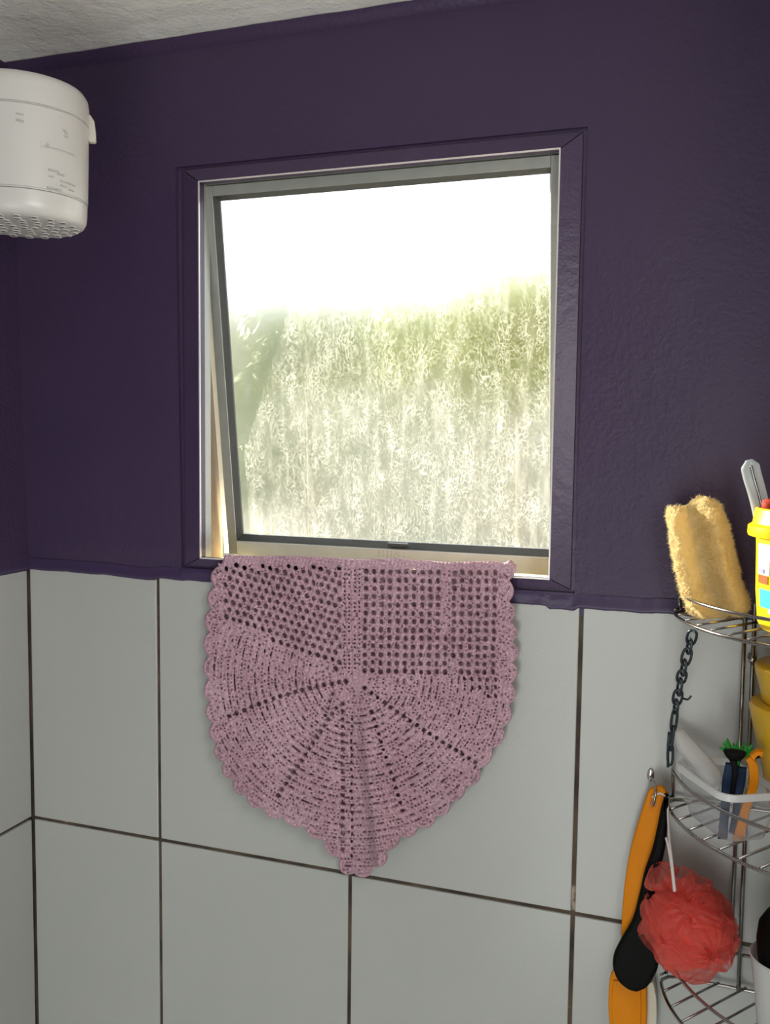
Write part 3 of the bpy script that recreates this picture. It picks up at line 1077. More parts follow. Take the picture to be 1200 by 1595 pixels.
    def raw_mesh(name, verts, faces, parent, m):
        org = np.array(parent['_o']) if parent else np.array([0.33, 0.0, 0.46])
        me = bpy.data.meshes.new(name)
        me.vertices.add(len(verts)); me.vertices.foreach_set('co', (verts - org).astype(np.float32).ravel())
        me.loops.add(faces.size); me.loops.foreach_set('vertex_index', faces.astype(np.int32).ravel())
        me.polygons.add(len(faces))
        me.polygons.foreach_set('loop_start', np.arange(0, faces.size, 4, dtype=np.int32))
        me.update(calc_edges=True)
        me.polygons.foreach_set('use_smooth', np.ones(len(faces), bool))
        me.materials.append(m)
        me.validate()
        o = bpy.data.objects.new(name, me)
        COL.objects.link(o)
        o['_o'] = tuple(org)
        if parent: o.parent = parent
        else: o.location = org
        return o

    cl = raw_mesh('crochet_cloth', verts, faces, None, M['crochet'])
    tag(cl, 'mauve crocheted cotton cloth with scalloped edge draped over the window sill', 'cloth')
    # second layer added behind to darken the holes, slightly smaller, plain ribbed
    s2 = 4
    F2 = F0[::s2, ::s2]
    U2, V2 = U[::s2, ::s2], V[::s2, ::s2]
    D2 = (np.maximum(depth * 0.35, 0.0035) + 0.0008 * (H - 0.5))[::s2, ::s2]
    P2 = to_world(U2, V2, np.maximum(D2, 0.0030))
    ok2 = (F2 > 6) & (V2 > 886)
    quad = ok2[:-1, :-1] & ok2[1:, :-1] & ok2[:-1, 1:] & ok2[1:, 1:]
    idx = np.full(U2.shape, -1); used = np.zeros(U2.shape, bool)
    used[:-1, :-1] |= quad; used[1:, :-1] |= quad; used[:-1, 1:] |= quad; used[1:, 1:] |= quad
    idx[used] = np.arange(used.sum())
    j, i = np.nonzero(quad)
    faces = np.c_[idx[j, i], idx[j + 1, i], idx[j + 1, i + 1], idx[j, i + 1]]
    raw_mesh('back_layer', P2[used], faces, cl, M['crochet'])


build_crochet()

# ------------------------------------------------------------------ electric shower head, top left
SCX, SCY = -0.0415, -0.2400
sh = thing('shower_head', 'large round white electric shower head hanging near the ceiling', 'shower head', (SCX, SCY, 0.918))
R0 = 0.0805
prof = [(0.0, 0.919), (0.030, 0.9185), (0.060, 0.9190), (0.0705, 0.9205), (0.0755, 0.9235), (0.0785, 0.929), (0.0795, 0.936), (0.0800, 0.9495)]
autosmooth(MB().lathe([(r, z) for r, z in prof] + [(0.0780, 0.9505), (0.0, 0.9505)], (SCX, SCY, 0), 96).build('spray_plate', M['white_plastic'], sh), 40)
autosmooth(MB().lathe([(0.0, 0.9508), (0.0785, 0.9508), (0.0785, 0.9525), (0.0808, 0.9527), (0.0822, 1.000), (0.0832, 1.0495), (0.0805, 1.0505), (0.0, 1.0505)], (SCX, SCY, 0), 96).build('body', M['white_plastic'], sh), 40)
autosmooth(MB().lathe([(0.0, 1.0506), (0.0812, 1.0506), (0.0812, 1.0518), (0.0838, 1.0521), (0.0840, 1.075), (0.0828, 1.083), (0.079, 1.089), (0.060, 1.095), (0.03, 1.098), (0.0, 1.099)], (SCX, SCY, 0), 96).build('lid', M['white_plastic'], sh), 50)
# spray nozzles: raised rims with a dark hole
nz = MB(); nh = MB()
for ring, (rr_, n_) in enumerate([(0.0, 1), (0.014, 5), (0.027, 9), (0.040, 13), (0.053, 16), (0.0645, 20)]):
    for k in range(n_):
        a = 2 * math.pi * (k + 0.37 * ring) / n_
        c = (SCX + rr_ * math.cos(a), SCY + rr_ * math.sin(a), 0.9183 if rr_ < 0.06 else 0.9193)
        nz.lathe([(0.0056, 0.0004), (0.0048, -0.0004), (0.0037, -0.0006), (0.0034, 0.0003)], c, 12)
        nh.lathe([(0.0, -0.0003), (0.0035, -0.0003), (0.0035, 0.0)], c, 12)
nz.build('nozzle_ring', M['white_plastic'], sh, smooth=True)
nh.build('nozzle_opening', M['holes'], sh)


def on_drum(ang, z, w_, h_, out=0.0006, rad=0.0823):
    """curved patch on the drum"""
    v, f = [], []
    k = 8
    for i in range(k + 1):
        a = ang + (i / k - 0.5) * w_ / rad
        for zz in (z - h_ / 2, z + h_ / 2):
            for r_ in (rad - 0.002, rad + out):
                v.append((SCX + r_ * math.cos(a), SCY + r_ * math.sin(a), zz))
    for i in range(k):
        b = i * 4
        f += [(b + 1, b + 5, b + 7, b + 3), (b, b + 2, b + 6, b + 4), (b, b + 4, b + 5, b + 1), (b + 2, b + 3, b + 7, b + 6)]
    f += [(0, 1, 3, 2), (k * 4, k * 4 + 2, k * 4 + 3, k * 4 + 1)]
    return v, f


def drum_patch(mb, ang_deg, z, w_, h_, out=0.0006, rad=0.0823):
    v, f = on_drum(math.radians(ang_deg), z, w_, h_, out, rad)
    mb.add(v, f)


# angle that faces the camera
cam_ang = math.degrees(math.atan2(CAM_C[1] - SCY, CAM_C[0] - SCX))


def drum_hit(u, v, rad=0.0825):
    d = CAM_M @ np.array([(u - 600) / CAM_F, (797.5 - v) / CAM_F, -1.0])
    ox, oy = CAM_C[0] - SCX, CAM_C[1] - SCY
    a = d[0] ** 2 + d[1] ** 2; b = 2 * (ox * d[0] + oy * d[1]); c = ox * ox + oy * oy - rad * rad
    disc = max(b * b - 4 * a * c, 0)
    t = (-b - math.sqrt(disc)) / (2 * a)
    p = CAM_C + t * d
    return math.degrees(math.atan2(p[1] - SCY, p[0] - SCX)), p[2]


def mark(mb, u, v, w_, h_, out=0.0005, rad=0.0826):
    a, z = drum_hit(u, v, rad)
    drum_patch(mb, a, z, w_, h_, out, rad)


for (u, v, w_, h_) in [(27, 177, .004, .0022), (33, 178, .005, .0022), (28, 187, .005, .0030), (34, 189, .005, .0030),
                       (101, 204, .006, .0018), (103, 208, .005, .0014), (103, 213, .006, .0016)]:
    pr = MB(); mark(pr, u, v, w_, h_, rad=0.0829); pr.build('printed_mark', M['print'], sh)
for (u, v, w_, h_) in [(84, 266, .014, .0026), (95, 272, .010, .0022), (80, 275, .006, .0016), (103, 284, .016, .0014), (112, 288, .012, .0014), (100, 290, .010, .0014),
                       (80, 293, .010, .0020), (92, 296, .008, .0016), (112, 297, .008, .0014)]:
    pr = MB(); mark(pr, u, v, w_, h_, rad=0.0821); pr.build('printed_mark', M['print'], sh)
sl = MB()
a, z = drum_hit(95, 232, 0.0826)
drum_patch(sl, a, z, 0.052, 0.0075, 0.0012, 0.0822)
sl.build('selector_slot', M['white_plastic'], sh)
sl = MB()
a2, z2 = drum_hit(74, 227, 0.0826)
drum_patch(sl, a2, z2, 0.0035, 0.0050, 0.0016, 0.0824)
a2, z2 = drum_hit(98, 234, 0.0826)
drum_patch(sl, a - 1, z - 0.0022, 0.044, 0.0012, 0.0016, 0.0824)
sl.build('selector_lever', M['print'], sh)
# bayonet clip on the right flank
a, z = 33.0, 1.0520
ar = math.radians(a)
ca, sa = math.cos(ar), math.sin(ar)
v = []
for t_, (r0, r1, zz) in enumerate([(0.082, 0.0855, 1.0680), (0.082, 0.0905, 1.0600), (0.082, 0.0920, 1.0480), (0.082, 0.0925, 1.0360), (0.084, 0.0915, 1.0335)]):
    for r_ in (r0, r1):
        for w_ in (-0.0045, 0.0045):
            v.append((SCX + r_ * ca - w_ * sa, SCY + r_ * sa + w_ * ca, zz))
f = []
for k in range(4):
    b = 4 * k
    f += [(b, b + 4, b + 5, b + 1), (b + 2, b + 3, b + 7, b + 6), (b, b + 2, b + 6, b + 4), (b + 1, b + 5, b + 7, b + 3)]
f += [(0, 1, 3, 2), (16, 18, 19, 17)]
clip = mesh_obj('clip', v, f, M['white_plastic2'], sh)
md = clip.modifiers.new('b', 'BEVEL'); md.width = 0.0008; md.segments = 2
# water arm to the left wall (outside the picture) that carries the shower
MB().tube(spline([(SCX - 0.045, SCY, 1.090), (SCX - 0.055, SCY, 1.104), (SCX - 0.08, SCY, 1.108), (XL - 0.02, SCY, 1.11)], 6), 0.011, 14).build('water_arm', M['white_plastic'], sh, smooth=True)

# ------------------------------------------------------------------ corner rack
RR = 0.222
CX_, CY_ = XR - 0.0, 0.0
rack = thing('corner_rack', 'three-tier chrome wire corner rack on the tiled wall', 'rack', (0.88, -0.05, -0.056))
WR = 0.0019
ZB = [0.433, 0.185, -0.056]
ZG = [0.461, 0.232, -0.008]
ymin, xmax = -0.0095, XR - 0.0095


def ring_pts(r, cr_=0.022):
    """front arc, rounded corners, two back wires along the walls"""
    pts = []
    a0 = math.asin(min(1, (-ymin + cr_) / r))
    for k in range(41):
        a = math.pi + a0 + (math.pi / 2 - 2 * a0) * k / 40
        pts.append((CX_ + r * math.cos(a), CY_ + r * math.sin(a)))
    # right-wall corner
    e = pts[-1]
    pts += [(e[0] + 0.010, e[1] + 0.002), (xmax - 0.004, e[1] + 0.008), (xmax, e[1] + 0.018)]
    pts += [(xmax, ymin - 0.02), (xmax - 0.006, ymin - 0.006), (xmax - 0.02, ymin)]
    s = pts[0]
    pts += [(s[0] + 0.020, ymin), (s[0] + 0.008, ymin - 0.004), (s[0] + 0.001, ymin - 0.013)]
    return pts


def chord(r, off, ang):
    """segment of a grate bar: from the arc to the back wires"""
    dx, dy = math.cos(ang), math.sin(ang)
    px0, py0 = -dy * off, dx * off                     # offset line through (cx,cy)
    # point on arc: |p + t d| = r, t<0 (coordinates relative to the room corner)
    b = px0 * dx + py0 * dy
    disc = b * b - (px0 * px0 + py0 * py0 - r * r)
    if disc <= 0: return None
    t0 = -b - math.sqrt(disc)
    tx = ((xmax - CX_) - px0) / dx
    ty = (ymin - py0) / dy
    t1 = min(tx, ty)
    A = (CX_ + px0 + t0 * dx, CY_ + py0 + t0 * dy)
    B = (CX_ + px0 + t1 * dx, CY_ + py0 + t1 * dy)
    return (A, B) if t1 - t0 > 0.006 else None


for lv in range(3):
    zb, zg = ZB[lv], ZG[lv]
    MB().tube([(x, y, zb) for x, y in ring_pts(RR)], WR * 1.15, 10, closed=True).build('base_ring', M['chrome'], rack, smooth=True)
    gp = [(x, y, zg) for x, y in ring_pts(RR - 0.004)][:41]
    s_, e_ = gp[0], gp[-1]
    gp = [(s_[0] + 0.002, ymin, zb + 0.002), (s_[0] + 0.0005, ymin - 0.002, zg - 0.018), (s_[0] - 0.0, ymin - 0.005, zg - 0.006)] + gp + [(xmax - 0.004, e_[1] + 0.001, zg - 0.006), (xmax, e_[1] + 0.002, zb + 0.002)]
    MB().tube(gp, WR * 1.1, 10).build('guard_rail', M['chrome'], rack, smooth=True)
    off = -0.205
    while off < 0.21:
        c_ = chord(RR, off, math.radians(53))
        if c_:
            (ax, ay), (bx, by) = c_
            MB().tube([(ax, ay, zb + 0.003), (bx, by, zb + 0.003)], WR * 0.82, 8).build('grate_bar', M['chrome'], rack, smooth=True)
        off += 0.0265
xa, xb = px(1146, 1317, -0.0135).x, px(1160.5, 1317, -0.0135).x
MB().tube([(xa, -0.0135, 0.450), (xa, -0.0135, -0.010)], 0.0027, 10).build('post', M['chrome'], rack, smooth=True)
MB().tube([(xb, -0.0135, 0.450), (xb, -0.0135, -0.056)], 0.0027, 10).build('post', M['chrome'], rack, smooth=True)
MB().tube([(XR - 0.0135, ymin - 0.11, 0.450), (XR - 0.0135, ymin - 0.11, -0.056)], 0.0027, 10).build('post', M['chrome'], rack, smooth=True)
# middle crosswire and wall fixing
MB().tube([(0.852, ymin, -0.010), (xmax, ymin, -0.010)], 0.0024, 8).build('crosswire', M['chrome'], rack, smooth=True)
p = px(1180, 1025, -0.004)
MB().tube([(p.x - 0.006, -0.001, p.z), (p.x - 0.006, -0.018, p.z)], [0.006, 0.005], 16).tube([(p.x - 0.006, -0.012, p.z), (xb, -0.0135, p.z)], 0.0018, 8).build('wall_fixing', M['chrome'], rack, smooth=True)

# ------------------------------------------------------------------ folded loofah pad on the top shelf
def loofah():
    org = (0.83, -0.07, 0.437)
    t = thing('loofah_pad', 'cream folded loofah scrubbing pad standing upright on the top shelf', 'sponge', org)
    Ls = spline([(1041, 792), (1043, 830), (1050, 872), (1060, 918), (1072, 947), (1092, 963)], 14)
    Rs = spline([(1117, 784), (1133, 812), (1143, 856), (1155, 903), (1166, 936), (1160, 958)], 14)
    n_ = len(Ls)
    rows_, m = [], 64
    Yc = -0.060
    for i in range(n_):
        tt = i / (n_ - 1)
        a, b = Ls[i], Rs[i]
        ring = []
        vc = 0.56 + 0.14 * tt                             # where the fold valley runs
        for k in range(m):
            ph = 2 * math.pi * k / m
            c, s = math.cos(ph), math.sin(ph)
            x = 0.5 - 0.5 * math.copysign(abs(c) ** 0.62, c)       # 0..1 across
            front = s < 0
            th = 0.024
            y = abs(s) ** 0.5
            # two thick rolled lobes with a deep crease between
            g1 = math.exp(-((x - 0.13) / 0.16) ** 2); g2 = math.exp(-((x - 0.80) / 0.20) ** 2); gv = math.exp(-((x - (0.40 + 0.20 * tt)) / 0.15) ** 2)
            if front: yy = -y * (th * (0.42 + 0.62 * g1 + 0.95 * g2 - 0.40 * gv))
            else: yy = y * th * 0.7
            dn = 7.0 * gv * (1 - min(1, tt * 12)) if True else 0     # notch at the top between the lobes
            lift = (-14 * math.exp(-((x - 0.62) / 0.30) ** 2)) * max(0, 1 - tt * 5)
            u = a[0] + (b[0] - a[0]) * x; vv = a[1] + (b[1] - a[1]) * x + dn + lift
            if tt > 0.93: yy *= max(0.25, 1 - (tt - 0.93) * 9)
            if tt < 0.06: yy *= 0.45 + tt * 9
            ring.append(px(u, vv, Yc + yy))
        rows_.append(ring)
    v = [p for r in rows_ for p in r]
    f = []
    for i in range(n_ - 1):
        for k in range(m):
            f.append((i * m + k, i * m + (k + 1) % m, (i + 1) * m + (k + 1) % m, (i + 1) * m + k))
    f.append(tuple(range(m))); f.append(tuple((n_ - 1) * m + k for k in range(m))[::-1])
    o = mesh_obj('pad', v, f, M['sponge'], t, smooth=True)
    bm = bmesh.new(); bm.from_mesh(o.data)
    bmesh.ops.triangulate(bm, faces=[q for q in bm.faces if len(q.verts) > 4])
    bmesh.ops.recalc_face_normals(bm, faces=bm.faces)
    bmesh.ops.subdivide_edges(bm, edges=bm.edges[:], cuts=1, use_grid_fill=True)
    bm.normal_update()
    for vtx in bm.verts:
        c = vtx.co
        dsp = 0.0032 * mnoise.noise(c * 90) + 0.0022 * mnoise.noise(c * 230 + Vector((3, 1, 2))) + 0.0014 * mnoise.noise(c * 600)
        vtx.co = c + vtx.normal * dsp
    bm.normal_update()
    # hairs
    hv, hf = [], []
    R_ = random.Random(5)
    fs = [q for q in bm.faces]
    for q in R_.sample(fs, min(len(fs), 14000)):
        c = q.calc_center_median(); nn = q.normal
        d = (nn + Vector((R_.gauss(0, .7), R_.gauss(0, .7), R_.gauss(0, .7)))).normalized()
        L_ = R_.uniform(0.0018, 0.0058)
        sd_ = d.orthogonal().normalized() * 0.00022
        mid = c + d * L_ * 0.55
        d2 = (d + Vector((R_.gauss(0, .6), R_.gauss(0, .6), R_.gauss(0, .6)))).normalized()
        tip = mid + d2 * L_ * 0.5
        b = len(hv)
        hv += [c - sd_, c + sd_, mid + sd_ * 0.8, mid - sd_ * 0.8, tip]
        hf += [(b, b + 1, b + 2, b + 3), (b + 3, b + 2, b + 4)]
    bm.to_mesh(o.data); bm.free()
    for pl in o.data.polygons: pl.use_smooth = True
    hv = [Vector(p) + Vector(org) for p in hv]
    h = mesh_obj('fibres', hv, hf, M['fibre'], t)
    h['kind'] = 'stuff'


loofah()

# ------------------------------------------------------------------ yellow tub on the top shelf
BX, BY = 0.9275, -0.1180
bz = 0.438
bk = thing('yellow_tub', 'bright yellow plastic tub with collar and labels on the top shelf', 'tub', (BX, BY, bz))
autosmooth(MB().lathe([(0.0, bz + 0.001), (0.046, bz), (0.052, bz + 0.003), (0.0555, bz + 0.010), (0.0585, bz + 0.045), (0.0600, bz + 0.098), (0.0605, bz + 0.106), (0.0690, bz + 0.108),
                       (0.0700, bz + 0.111), (0.0695, bz + 0.119), (0.0650, bz + 0.122), (0.0635, bz + 0.130), (0.0625, bz + 0.138), (0.0605, bz + 0.1395), (0.0590, bz + 0.138), (0.0585, bz + 0.10), (0.054, bz + 0.012), (0.0, bz + 0.006)],
                      (BX, BY, 0), 72).build('bucket', M['yellow'], bk), 40)


def tub_patch(name, a0, a1, z0, z1, m, cut=0.0, rad=None):
    v, f = [], []
    k = 14
    for i in range(k + 1):
        a = math.radians(a0 + (a1 - a0) * i / k)
        for zz, ex in ((z0 + cut * i / k, 0), (z1, 0)):
            h_ = (zz - bz)
            r_ = (np.interp(h_, [0.010, 0.045, 0.098], [0.0555, 0.0585, 0.0600]) if rad is None else rad) + 0.0004
            v.append((BX + r_ * math.cos(a), BY + r_ * math.sin(a), zz))
    for i in range(k): f.append((2 * i, 2 * i + 2, 2 * i + 3, 2 * i + 1))
    o = mesh_obj(name, v, f, m, bk)
    md = o.modifiers.new('s', 'SOLIDIFY'); md.thickness = 0.0004; md.offset = 1
    return o


tub_patch('label', 196, 218, bz + 0.066, bz + 0.1005, M['label_white'])
tub_patch('label', 218.5, 262, bz + 0.082, bz + 0.097, M['label_white'], cut=0.004)
tub_patch('label', 197, 216, bz + 0.056, bz + 0.0655, M['label_brown'])
tub_patch('label', 200, 221, bz + 0.0295, bz + 0.0500, M['label_blue'])
tub_patch('label', 216, 221, bz + 0.024, bz + 0.0290, M['label_white'])
tub_patch('label', 200, 210, bz + 0.068, bz + 0.073, M['label_violet'], rad=0.0603)
# brush handle standing in the tub
hp = [px(1167, 716, -0.10), px(1172, 740, -0.10), px(1180, 768, -0.10), px(1187, 800, -0.105), px(1196, 860, -0.11)]
hd = thing('comb_handle', 'silvery clear plastic handle sticking up out of the yellow tub', 'comb', (hp[-1].x, hp[-1].y, hp[-1].z))
pp = spline([tuple(q) for q in hp], 8)
v, f = [], []
n_ = len(pp); m = 16
for i, p in enumerate(pp):
    t_ = i / (n_ - 1)
    wd = 0.0105 * (min(1, 0.35 + t_ * 6) if t_ < 0.11 else 1) * (1.0 if t_ < 0.3 else 1.0 - 0.15 * (t_ - 0.3))
    tk = 0.0045
    for k in range(m):
        a = 2 * math.pi * k / m
        ww = math.copysign(abs(math.cos(a)) ** 0.7, math.cos(a)) * wd
        v.append((p[0] + ww * 0.95, p[1] + math.sin(a) * tk, p[2] + ww * 0.28))
for i in range(n_ - 1):
    for k in range(m): f.append((i * m + k, i * m + (k + 1) % m, (i + 1) * m + (k + 1) % m, (i + 1) * m + k))
f.append(tuple(range(m))[::-1]); f.append(tuple((n_ - 1) * m + k for k in range(m)))
autosmooth(mesh_obj('handle', v, f, M['silver_clear'], hd), 50)
q = [(p[0] + 0.001, p[1] - 0.0046, p[2]) for p in pp[3:-8]]
MB().tube(q, 0.0017, 8).build('rib', M['chrome'], hd, smooth=True)
rp = px(1205, 805, -0.11)
ri = thing('red_cap', 'small rust red plastic piece poking out of the yellow tub', 'cap', (rp.x, rp.y, rp.z - 0.04))
autosmooth(MB().lathe([(0.0, -0.04), (0.010, -0.04), (0.011, 0.004), (0.013, 0.008), (0.013, 0.016), (0.010, 0.020), (0.0, 0.021)], tuple(rp), 24).build('cap', M['red_item'], ri))

# ------------------------------------------------------------------ mustard bottle, middle shelf (in the corner behind the clear tub)
MX, MY, MZ = 0.9355, -0.0740, 0.1895
mbt = thing('mustard_bottle', 'glossy mustard yellow bottle with flared cap on the middle shelf', 'bottle', (MX, MY, MZ))
autosmooth(MB().lathe([(0.0, 0), (0.030, 0), (0.034, 0.003), (0.036, 0.015), (0.046, 0.060), (0.056, 0.105), (0.0645, 0.140), (0.0660, 0.148), (0.0640, 0.1530), (0.057, 0.1545), (0.050, 0.1548), (0.0, 0.155)], (MX, MY, MZ), 72).build('bottle_body', M['mustard'], mbt), 50)
autosmooth(MB().lathe([(0.0, 0.1552), (0.0510, 0.1552), (0.0525, 0.1570), (0.0570, 0.178), (0.0615, 0.194), (0.0615, 0.1975), (0.0590, 0.2000), (0.0, 0.2005)], (MX, MY, MZ), 72).build('bottle_cap', M['mustard'], mbt), 50)

# ------------------------------------------------------------------ clear tub with razors, middle shelf
ZT0, ZT1 = 0.1900, 0.2500
tcx, tcy = 0.8480, -0.0910


def rrect(cx, cy, hx, hy, r, ang, z, n_=8):
    out_ = []
    for (sx_, sy_, a0) in ((1, 1, 0), (-1, 1, 90), (-1, -1, 180), (1, -1, 270)):
        for k in range(n_ + 1):
            a = math.radians(a0 + 90 * k / n_)
            x = sx_ * (hx - r) + r * math.cos(a); y = sy_ * (hy - r) + r * math.sin(a)
            c, s = math.cos(ang), math.sin(ang)
            out_.append((cx + x * c - y * s, cy + x * s + y * c, z))
    return out_


def loft(mb, loops, cap0=True, cap1=False):
    b = len(mb.v); n_ = len(loops[0])
    for l in loops: mb.v += l
    for i in range(len(loops) - 1):
        for k in range(n_):
            mb.f.append((b + i * n_ + k, b + i * n_ + (k + 1) % n_, b + (i + 1) * n_ + (k + 1) % n_, b + (i + 1) * n_ + k))
    if cap0: mb.f.append(tuple(b + k for k in range(n_))[::-1])
    if cap1: mb.f.append(tuple(b + (len(loops) - 1) * n_ + k for k in range(n_)))
    return mb


TA = math.radians(30)
tub = thing('clear_tub', 'clear plastic tub with milky rim holding razors on the middle shelf', 'tub', (tcx, tcy, ZT0))
loops = [rrect(tcx + 0.001, tcy - 0.001, 0.024, 0.041, 0.012, TA, ZT0 + 0.001), rrect(tcx + 0.001, tcy - 0.001, 0.028, 0.045, 0.014, TA, ZT0 + 0.003), rrect(tcx, tcy, 0.034, 0.052, 0.016, TA, ZT0 + 0.03), rrect(tcx, tcy, 0.037, 0.057, 0.018, TA, ZT1 - 0.005)]
mb = loft(MB(), loops)
autosmooth(mb.build('tub_wall', M['clear'], tub), 60)
rim = [rrect(tcx, tcy, 0.037, 0.057, 0.018, TA, ZT1 - 0.006), rrect(tcx, tcy, 0.0405, 0.0605, 0.020, TA, ZT1 - 0.005), rrect(tcx, tcy, 0.0405, 0.0605, 0.020, TA, ZT1 + 0.003), rrect(tcx, tcy, 0.0375, 0.0575, 0.018, TA, ZT1 + 0.003), rrect(tcx, tcy, 0.037, 0.057, 0.018, TA, ZT1 - 0.006)]
autosmooth(loft(MB(), rim, False).build('tub_rim', M['frost'], tub), 60)

# white lid / dish standing inside
v, f = [], []
A_ = spline([(1049, 1142), (1062, 1172), (1085, 1200), (1108, 1222), (1117, 1232)], 8)
B_ = spline([(1064, 1136), (1084, 1158), (1104, 1180), (1122, 1200), (1127, 1216)], 8)
n_ = len(A_)
for i in range(n_):
    t_ = i / (n_ - 1)
    y0 = -0.030 - 0.075 * t_
    for k in range(7):
        q_ = k / 6
        u = A_[i][0] + (B_[i][0] - A_[i][0]) * q_; w_ = A_[i][1] + (B_[i][1] - A_[i][1]) * q_
        v.append(px(u, w_, y0 + 0.012 * q_ - 0.004 * math.sin(math.pi * q_)))
for i in range(n_ - 1):
    for k in range(6):
        a = i * 7 + k
        f.append((a, a + 1, a + 8, a + 7))
dish = thing('soap_dish_lid', 'milky white curved plastic lid leaning inside the clear tub', 'lid', tuple(px(1090, 1225, -0.08)))
lid = mesh_obj('lid_plate', v, f, M['frost'], dish, smooth=True)
md = lid.modifiers.new('s', 'SOLIDIFY'); md.thickness = 0.0022
MB().tube([tuple(v[i * 7]) for i in range(n_)], 0.0022, 8).build('lid_edge', M['frost'], dish, smooth=True)


def standing(pts, widths, Y, thick, m, name, parent, bev=0.0015):
    pts = spline(pts, 6)
    W_ = np.interp(np.linspace(0, 1, len(pts)), np.linspace(0, 1, len(widths)), widths)
    Lf, Rg = [], []
    for i, p in enumerate(pts):
        a = pts[max(i - 1, 0)]; b = pts[min(i + 1, len(pts) - 1)]
        d = np.array(b) - np.array(a); d = d / np.hypot(*d)
        nn = np.array([d[1], -d[0]])
        Lf.append(tuple(np.array(p) - nn * W_[i] / 2)); Rg.append(tuple(np.array(p) + nn * W_[i] / 2))
    mb = ribbon_prism(Lf, Rg, Y, thick, bev)
    o = mb.build(name, m, parent)
    return autosmooth(o, 45)


# green-headed brush
g0 = px(1150, 1172, -0.105)
gb_ = thing('green_brush', 'bright green spiky silicone brush head rising from the clear tub', 'brush', tuple(px(1148, 1260, -0.100)))
mb = MB()
R_ = random.Random(11)
for k in range(30):
    a = 2 * math.pi * k / 30 + R_.random() * 0.3
    rad0 = 0.004 + 0.006 * R_.random()
    el = R_.uniform(0.1, 1.1)
    d = Vector((math.cos(a) * math.cos(el), math.sin(a) * math.cos(el) * 0.6, math.sin(el)))
    s0 = Vector(g0) + Vector((math.cos(a) * rad0 * 1.3, math.sin(a) * rad0, 0))
    L_ = R_.uniform(0.009, 0.015)
    mb.tube([s0, s0 + d * L_ * 0.5, s0 + d * L_ + Vector((0, 0, 0.001))], [0.0020, 0.0019, 0.0009], 6)
mb.build('spikes', M['green'], gb_, smooth=True)
autosmooth(MB().lathe([(0.0, -0.006), (0.008, -0.005), (0.013, 0.0), (0.012, 0.003), (0.0, 0.005)], tuple(g0), 24, 1.0, 0.8).build('brush_base', M['green'], gb_), 60)
standing([(1150, 1180), (1150, 1215), (1148, 1260)], [7, 6, 6], -0.100, 0.005, M['green'], 'brush_handle', gb_)
# navy razor with black head
nr = thing('navy_razor', 'navy blue razor with round black head in the clear tub', 'razor', tuple(px(1130, 1310, -0.125)))
standing([(1137, 1190), (1134, 1220), (1130, 1260), (1126, 1308)], [12, 18, 14, 15], -0.128, 0.007, M['navy'], 'razor_handle', nr)
standing([(1134, 1172), (1142, 1185), (1146, 1200), (1143, 1225), (1140, 1250)], [10, 10, 9, 8, 7], -0.133, 0.004, M['black'], 'stem', nr)
hc = px(1145, 1178, -0.134)
autosmooth(MB().lathe([(0.0, -0.005), (0.007, -0.004), (0.0105, 0.0), (0.0125, 0.004), (0.0125, 0.006), (0.0, 0.0065)], tuple(hc), 28, 1.0, 0.7).build('razor_head', M['black'], nr), 50)
orz = thing('orange_razor', 'orange disposable razor with curved handle in the clear tub', 'razor', tuple(px(1155, 1305, -0.115)))
standing([(1166, 1181), (1174, 1196), (1174, 1225), (1162, 1262), (1150, 1312)], [10, 15, 15, 14, 17], -0.1185, 0.008, M['orange'], 'razor_handle', orz)
standing([(1172, 1182), (1181, 1175), (1189, 1177)], [11, 9, 10], -0.121, 0.012, M['orange'], 'razor_head', orz)
brz = thing('blue_razor', 'short blue disposable razor between navy and orange ones', 'razor', tuple(px(1150, 1300, -0.108)))
standing([(1156, 1196), (1153, 1225), (1147, 1265), (1141, 1300)], [16, 15, 11, 10], -0.1085, 0.006, M['navy'], 'razor_handle', brz)

# ------------------------------------------------------------------ dark plastic chain between top and middle shelves
ch = thing('plastic_chain', 'dark blue-black plastic chain hanging from the top shelf rim', 'chain', tuple(px(1077, 988, -0.105)))
cp = spline([(1080, 984, -0.109), (1076, 1000, -0.100), (1068, 1030, -0.090), (1062, 1055, -0.080), (1058, 1076, -0.072), (1054, 1096, -0.065), (1052, 1112, -0.060), (1049, 1135, -0.050), (1045, 1160, -0.042), (1044, 1190, -0.034)], 10)
cp = [px(*p) for p in cp]
acc = [0]
for i in range(1, len(cp)): acc.append(acc[-1] + (cp[i] - cp[i - 1]).length)


def along(s):
    for i in range(1, len(cp)):
        if acc[i] >= s:
            t_ = (s - acc[i - 1]) / (acc[i] - acc[i - 1] + 1e-12)
            return cp[i - 1].lerp(cp[i], t_)
    return cp[-1].copy()


s = 0.0; k = 0
while s < acc[-1] - 0.018:
    L_ = (0.019, 0.016, 0.021)[k % 3] if s < 0.12 else 0.034
    a, b = along(s), along(min(s + L_, acc[-1]))
    ax_ = (b - a).normalized()
    side = ax_.cross(Vector((0, 1, 0))).normalized()
    if k % 2: side = (side * 0.45 + ax_.cross(side).normalized() * 0.9).normalized()
    hw = 0.0052 if s < 0.12 else 0.0032
    mid = (a + b) / 2; half = (b - a).length / 2 + 0.002
    pts = []
    for q in range(16):
        th = 2 * math.pi * q / 16
        cx_ = math.copysign(abs(math.cos(th)) ** 0.8, math.cos(th)); sy_ = math.copysign(abs(math.sin(th)) ** 0.8, math.sin(th))
        pts.append(mid + ax_ * (cx_ * half) + side * (sy_ * hw))
    MB().tube(pts, 0.0017, 8, closed=True).build('chain_link', M['chain'], ch, smooth=True)
    s += L_ * 0.82; k += 1
